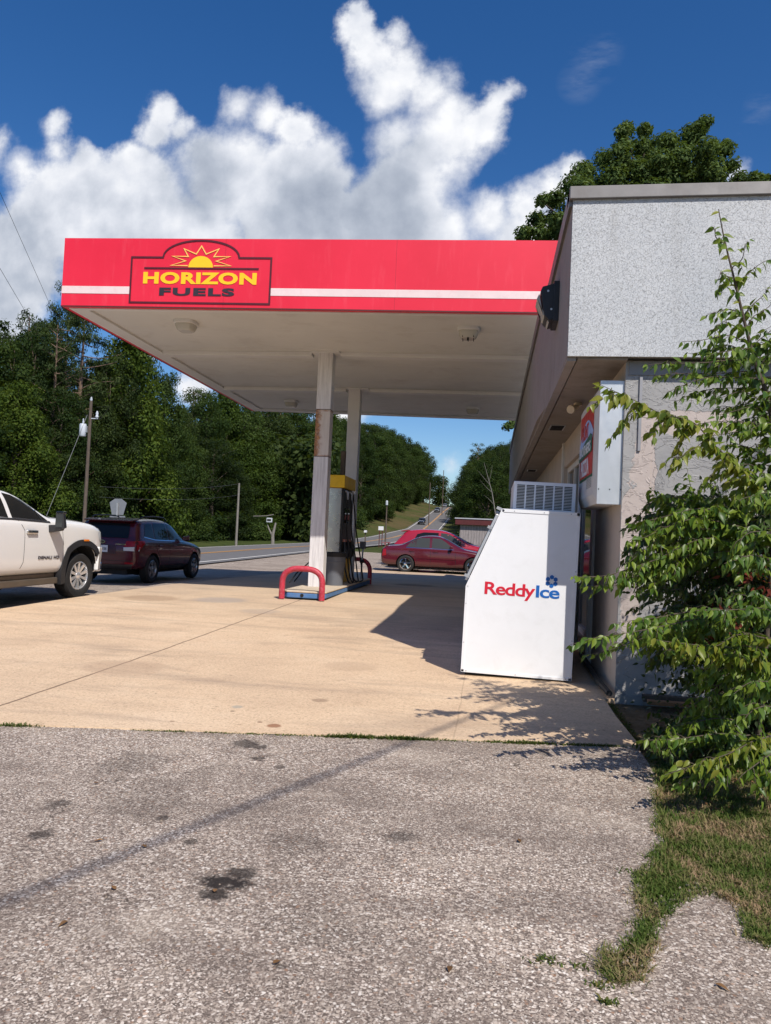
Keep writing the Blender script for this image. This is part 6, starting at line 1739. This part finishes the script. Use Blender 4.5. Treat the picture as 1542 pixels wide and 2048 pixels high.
# ------------------------------------------------------------------ grass, weeds, litter
def blades(name, spots, hgt, m, label, cat, wid=.006, lean=.5):
    V = []; Fc = []; rn = []
    for (x, y, z, hm) in spots:
        a = rng.uniform(0, 6.28); h = hgt * hm * rng.uniform(.5, 1.3); ln = h * lean * rng.uniform(.4, 2.2); w_ = wid * rng.uniform(.6, 1.3)
        dx, dy = math.cos(a), math.sin(a); i0 = len(V)
        V += [(x - dy * w_ / 2, y + dx * w_ / 2, z), (x + dy * w_ / 2, y - dx * w_ / 2, z), (x + dx * ln * .4 + dy * w_ * .4, y + dy * ln * .4 - dx * w_ * .4, z + h * .65), (x + dx * ln * .4 - dy * w_ * .4, y + dy * ln * .4 + dx * w_ * .4, z + h * .65), (x + dx * ln, y + dy * ln, z + h * .9)]
        Fc += [(i0, i0 + 1, i0 + 2, i0 + 3), (i0 + 3, i0 + 2, i0 + 4)]; q = rng.random(); rn += [q, q]
    me = bpy.data.meshes.new(name); me.from_pydata(V, [], Fc)
    a = me.attributes.new('rnd', 'FLOAT', 'FACE'); a.data.foreach_set('value', rn); me.materials.append(m)
    return tag(link(name, me), label, cat, kind='stuff')


def inpoly(x, y, P):
    c = False; j = len(P) - 1
    for i in range(len(P)):
        if (P[i][1] > y) != (P[j][1] > y) and x < (P[j][0] - P[i][0]) * (y - P[i][1]) / (P[j][1] - P[i][1] + 1e-12) + P[i][0]: c = not c
        j = i
    return c


gp = [tuple(p) for p in edge_pts] + [(2.2, 2.9), (4.2, 4.0), (4.2, 6.4), (1.3, 6.2), (1.12, 5.45)]
sp = []
for _ in range(150000):
    x, y = rr.uniform(.3, 3.0), rr.uniform(2.3, 5.4)
    if not inpoly(x, y, gp): continue
    patchy = math.sin(x * 7 + 1.3 * math.sin(y * 5)) * math.sin(y * 6.3 + x * 2) + rr.uniform(-.5, .5)
    if patchy < -.95: continue
    shade = .55 if y > 4.2 else 1.0
    if rr.random() > shade: continue
    sp.append((x, y, G(x, y) - .028, .7 + .5 * max(0, patchy)))
    if len(sp) > 60000: break
sp += [(x + rr.gauss(0, .018), y + rr.gauss(0, .018), G(x, y) - .004, .8) for (x, y) in [(edge_pts[i][0] + (edge_pts[i + 1][0] - edge_pts[i][0]) * q, edge_pts[i][1] + (edge_pts[i + 1][1] - edge_pts[i][1]) * q) for i in range(len(edge_pts) - 1) for q in [rr.random() for _ in range(26 if (i // 5) % 2 else 44)]]]
blades('grass', sp, .034, L_GRASS, 'patchy dry and green grass at the edge of the lot', 'grass', .0055, .7)
sp = []
fa, fb2 = np.array([-3.3, 4.75]), np.array([1.11, 5.53])
for cpx, n, h in ((700, 220, 1.0), (735, 160, .9), (690, 120, .8), (800, 260, 1.0), (840, 160, .7), (640, 90, .5), (560, 60, .4), (1050, 220, .8), (1080, 120, .7), (1010, 80, .5), (980, 60, .5), (330, 60, .5), (290, 60, .4), (430, 60, .4), (5, 120, .9), (1150, 120, .6), (1200, 140, .6), (900, 60, .4), (500, 50, .4)):
    p = at_z(cpx, 1470 + cpx * .022, .02)
    k = (p[0] + 3.3) / 4.41; yy = 4.75 + .78 * k
    for _ in range(n):
        x = p[0] + rr.gauss(0, .07); y = 4.745 + .78 * (x + 3.3) / 4.41 - abs(rr.gauss(0, .016))
        sp.append((x, y, G(x, y) + .003, h))
for _ in range(900):
    k = rr.random(); x = -3.3 + 4.41 * k; y = 4.745 + .78 * k - abs(rr.gauss(0, .008))
    if math.sin(x * 5) + math.sin(x * 13) > .4: sp.append((x, y, G(x, y) + .003, .35))
for _ in range(500):          # pad's right edge
    y = rr.uniform(5.5, 7.0); x = 1.12 + abs(rr.gauss(0, .03)); sp.append((x, y, G(x, y) - .02, .6))
for cpx, cpy, n, sd in ((1160, 1950, 25, .02), (1090, 1935, 45, .025), (1200, 1985, 40, .02), (1215, 2020, 50, .015), (1270, 1760, 60, .03)):
    p = at_z(cpx, cpy, 0)
    for _ in range(n): x, y = p[0] + rr.gauss(0, sd), p[1] + rr.gauss(0, sd * .6); sp.append((x, y, G(x, y) + .003, .5))
blades('weeds', sp, .026, L_WEED, 'small weeds in the joint between concrete and asphalt', 'weeds', .008, .9)
sp = []
for _ in range(4200):
    x, y = rr.uniform(-3.6, 1.1), 31.0 + rr.uniform(0, 1.0)
    if math.sin(x * 3) + rr.uniform(-.6, .6) > -.2: sp.append((x, y, G(x, y), 1.2))
blades('verge_grass', sp, .07, L_GRASS, 'strip of short grass under the parked red cars', 'grass', .015, .7)
# loose stones crumbled from the old paving
gv = MB()
for _ in range(1500):
    if rr.random() < .45:
        k = rr.random(); x = -3.3 + 4.41 * k + rr.gauss(0, .01); y = 4.72 + .78 * k - abs(rr.gauss(0, .10))
    elif rr.random() < .5:
        e = edge_pts[rr.randrange(len(edge_pts))]; x, y = e[0] - abs(rr.gauss(0, .06)), e[1] + rr.gauss(0, .03)
    else: x, y = rr.uniform(-2.2, .8), rr.uniform(2.0, 5.0)
    r = rr.uniform(.004, .010); z = G(x, y) + .004; a = rr.uniform(0, 6)
    c_, s_ = math.cos(a) * r, math.sin(a) * r
    gv.add([(x + c_, y + s_, z), (x - s_ * .8, y + c_ * .8, z), (x - c_, y - s_, z), (x + s_ * .7, y - c_ * .7, z), (x + c_ * .2, y, z + r * .8)], [(0, 1, 4), (1, 2, 4), (2, 3, 4), (3, 0, 4)])
tag(gv.build('loose_gravel', mat('loose_stone', S(134, 120, 106), .9, var=.35, vs=40)), 'loose stones crumbled from the old asphalt along its edges', 'gravel', kind='stuff')
# fallen leaves
it = []
for (px, py) in ((428, 1800), (135, 1858), (205, 1695), (545, 1945), (290, 1710), (30, 1395), (230, 1795), (185, 1580), (1040, 1700), (900, 1950), (1430, 1985), (1500, 1620), (1380, 1640)):
    p = at_z(px, py, 0); p[2] = G(p[0], p[1]) + .012; a = rr.uniform(0, 6)
    it.append((p, np.array([math.cos(a), math.sin(a), .12]), np.array([0, 0, 1.0]), rr.uniform(.03, .05), .02))
for _ in range(420):
    x, y = rr.uniform(1.0, 2.6), rr.uniform(4.4, 7.0); a = rr.uniform(0, 6)
    if y < 5.6 and x < 1.12: continue
    it.append((np.array([x, y, G(x, y) - .012]), np.array([math.cos(a), math.sin(a), rr.uniform(0, .4)]), np.array([rr.uniform(-.4, .4), rr.uniform(-.4, .4), 1.0]), rr.uniform(.025, .05), .02))
L_DEAD = leaf_mat('dead_leaf', [(.2, (.10, .05, .025)), (.6, (.24, .13, .06)), (.9, (.36, .20, .10))], .15, .7)
o = leaf_blades('leaf_litter', it, L_DEAD, None); tag(o, 'scattered brown fallen leaves on the lot and under the shrub', 'leaf litter', kind='stuff')

# ------------------------------------------------------------------ sun and sky
SUN_EL = R(48.5); hx, hy = .361, -.556                       # towards the sun (horizontal part)
sd = Vector((hx, hy, .749)).normalized()
sl = bpy.data.lights.new('sun', 'SUN'); sl.energy = 4.3; sl.angle = R(.53); sl.color = (1, .94, .86)
so = bpy.data.objects.new('sun', sl); col.objects.link(so)
so.rotation_euler = sd.to_track_quat('Z', 'Y').to_euler()

wd = bpy.data.worlds.new('World'); sc.world = wd; wd.use_nodes = True
t = wd.node_tree; bg = t.nodes['Background']
sky = nd(t, 'ShaderNodeTexSky', sky_type='NISHITA', sun_disc=False, sun_elevation=SUN_EL, sun_rotation=math.atan2(hx, hy), altitude=250, air_density=1.0, dust_density=.6, ozone_density=2.5)
gm = nd(t, 'ShaderNodeHueSaturation', {'Hue': .508, 'Saturation': 1.34, 'Value': 1.0, 'Color': sky.outputs[0]})
SKY = gm.outputs[0]
dirv = t.nodes.new('ShaderNodeTexCoord').outputs['Generated']
sxyz = nd(t, 'ShaderNodeSeparateXYZ', {0: dirv})
yy = math_(t, 'MAXIMUM', sxyz.outputs[1], .05)
uv = nd(t, 'ShaderNodeCombineXYZ', {0: math_(t, 'DIVIDE', sxyz.outputs[0], yy), 1: math_(t, 'DIVIDE', sxyz.outputs[2], yy), 2: 0.0}).outputs[0]
def UV(px, py): d = ray(px, py); return d[0] / d[1], d[2] / d[1]
PUFF = [(712, 30, 26), (716, 72, 42), (742, 110, 54), (792, 72, 22), (762, 165, 66), (800, 150, 58), (850, 180, 62), (905, 150, 28), (900, 215, 62), (1010, 186, 22), (990, 215, 28), (960, 250, 52), (880, 270, 90), (800, 265, 66), (830, 360, 100), (800, 450, 130), (900, 330, 48),
        (120, 260, 34), (112, 300, 36), (330, 222, 42), (315, 265, 46), (365, 255, 36), (480, 212, 40), (535, 235, 46), (590, 262, 52), (640, 310, 54), (678, 352, 40), (270, 335, 66), (165, 350, 58), (40, 330, 50), (-20, 300, 46), (-120, 330, 120), (100, 430, 130), (260, 430, 140), (450, 350, 120), (580, 400, 120), (20, 540, 140), (-160, 500, 180), (350, 540, 180), (620, 520, 150),
        (1132, 342, 28), (1095, 368, 34), (1045, 400, 46), (980, 430, 60), (910, 460, 70), (1475, 350, 24), (1040, 470, 70), (380, 782, 40), (905, 930, 22), (685, 845, 50)]
GREY = [(760, 300, 70, .4), (715, 150, 45, .35), (130, 330, 60, .4), (640, 360, 60, .35), (395, 365, 105, .85), (335, 300, 60, .45), (600, 440, 130, .75), (760, 430, 120, .8), (850, 300, 75, .5), (790, 210, 50, .3), (40, 520, 150, .75), (170, 400, 80, .4), (520, 330, 60, .25), (230, 470, 110, .5), (1000, 460, 50, .3)]
SOFT = .016


def noise2(tr, vec, scale, detail, rough):
    return nd(tr, 'ShaderNodeTexNoise', {'Vector': vec, 'Scale': scale, 'Detail': detail, 'Roughness': rough}, noise_dimensions='2D').outputs[0]


n1 = nd(t, 'ShaderNodeTexNoise', {'Vector': uv, 'Scale': 7.0, 'Detail': 3.0, 'Roughness': .55}, noise_dimensions='2D')
wv = nd(t, 'ShaderNodeVectorMath', {0: nd(t, 'ShaderNodeVectorMath', {0: n1.outputs['Color'], 1: (.5, .5, .5)}, operation='SUBTRACT').outputs[0], 1: (.055, .055, 0)}, operation='MULTIPLY').outputs[0]
W = nd(t, 'ShaderNodeVectorMath', {0: uv, 1: wv}, operation='ADD').outputs[0]
f0 = None
for px, py, r in PUFF:
    u, v = UV(px, py)
    d = nd(t, 'ShaderNodeVectorMath', {0: W, 1: (u, v, 0)}, operation='DISTANCE').outputs['Value']
    k = math_(t, 'SUBTRACT', r / F * 1.08, d)
    f0 = k if f0 is None else math_(t, 'SMOOTH_MAX', f0, k, SOFT)
gsum = None
for px, py, r, a in GREY:
    u, v = UV(px, py)
    d = nd(t, 'ShaderNodeVectorMath', {0: W, 1: (u, v, 0)}, operation='DISTANCE').outputs['Value']
    k = math_(t, 'MULTIPLY', nd(t, 'ShaderNodeMapRange', {'Value': d, 1: r * 1.5 / F, 2: r * .25 / F}, interpolation_type='SMOOTHSTEP').outputs[0], a)
    gsum = k if gsum is None else math_(t, 'MAXIMUM', gsum, k)
na = noise2(t, uv, 24, 8, .62)
nb = noise2(t, nd(t, 'ShaderNodeVectorMath', {0: uv, 1: (.012, .020, 0)}, operation='ADD').outputs[0], 24, 8, .62)
nlow = noise2(t, uv, 6, 3, .5)
nlow2 = noise2(t, nd(t, 'ShaderNodeVectorMath', {0: uv, 1: (.035, .055, 0)}, operation='ADD').outputs[0], 6, 3, .5)
f = math_(t, 'ADD', f0, math_(t, 'MULTIPLY', math_(t, 'SUBTRACT', na, .5), .036))
edgew = math_(t, 'ADD', .004, math_(t, 'MULTIPLY', math_(t, 'MULTIPLY', nlow, nlow), .085))
alpha = nd(t, 'ShaderNodeMapRange', {'Value': f, 1: -.007, 2: edgew}, interpolation_type='SMOOTHSTEP').outputs[0]
emb = math_(t, 'ADD', math_(t, 'MULTIPLY', math_(t, 'SUBTRACT', na, nb), .42), math_(t, 'MULTIPLY', math_(t, 'SUBTRACT', nlow, nlow2), 1.1))
deep = nd(t, 'ShaderNodeMapRange', {'Value': f0, 1: .0, 2: .055}, interpolation_type='SMOOTHSTEP').outputs[0]
lit2 = math_(t, 'SUBTRACT', math_(t, 'ADD', .84, math_(t, 'MULTIPLY', emb, .8)), math_(t, 'MULTIPLY', gsum, .66), clamp=True)
cc = ramp(t, lit2, [(0, S(150, 160, 178)), (.35, S(184, 192, 206)), (.7, S(224, 228, 237)), (.95, S(250, 251, 254))])
cc10 = nd(t, 'ShaderNodeVectorMath', {0: cc, 'Scale': 8.9}, operation='SCALE').outputs[0]
# thin cirrus streaks
ci_ = None
for px, py, r in ((1185, 125, 60), (1160, 165, 50), (1215, 100, 40), (1525, 215, 40), (1500, 250, 30)):
    u, v = UV(px, py)
    d = nd(t, 'ShaderNodeVectorMath', {0: uv, 1: (u, v, 0)}, operation='DISTANCE').outputs['Value']
    k = math_(t, 'MULTIPLY', math_(t, 'SUBTRACT', r / F, d, clamp=True), F / r)
    ci_ = k if ci_ is None else math_(t, 'MAXIMUM', ci_, k)
mpc = nd(t, 'ShaderNodeMapping', {'Vector': uv, 'Rotation': (0, 0, R(-55)), 'Scale': (10, 30, 1)})
ci_ = math_(t, 'MULTIPLY', ci_, ramp(t, noise(t, mpc.outputs[0], 1, 5, .6), [(.42, (0, 0, 0)), (.8, (.22,) * 3)]))
a2 = math_(t, 'MAXIMUM', alpha, ci_)
front = math_(t, 'GREATER_THAN', sxyz.outputs[1], .1)
fin = mixc(t, math_(t, 'MULTIPLY', a2, front), SKY, cc10)
t.links.new(fin, bg.inputs['Color'])
bg.inputs['Strength'].default_value = .10

# ------------------------------------------------------------------ render settings
vs = sc.view_settings
sc.display_settings.display_device = 'sRGB'
vs.view_transform = 'Standard'; vs.look = 'None'; vs.exposure = .22; vs.gamma = 1; vs.use_curve_mapping = False
sc.render.engine = 'CYCLES'
sc.cycles.max_bounces = 6; sc.cycles.diffuse_bounces = 3; sc.cycles.glossy_bounces = 3; sc.cycles.transmission_bounces = 3
sc.cycles.caustics_reflective = False; sc.cycles.caustics_refractive = False
sc.cycles.sample_clamp_indirect = 6
try: sc.cycles.use_denoising = True; sc.cycles.denoiser = 'OPENIMAGEDENOISE'
except Exception: pass
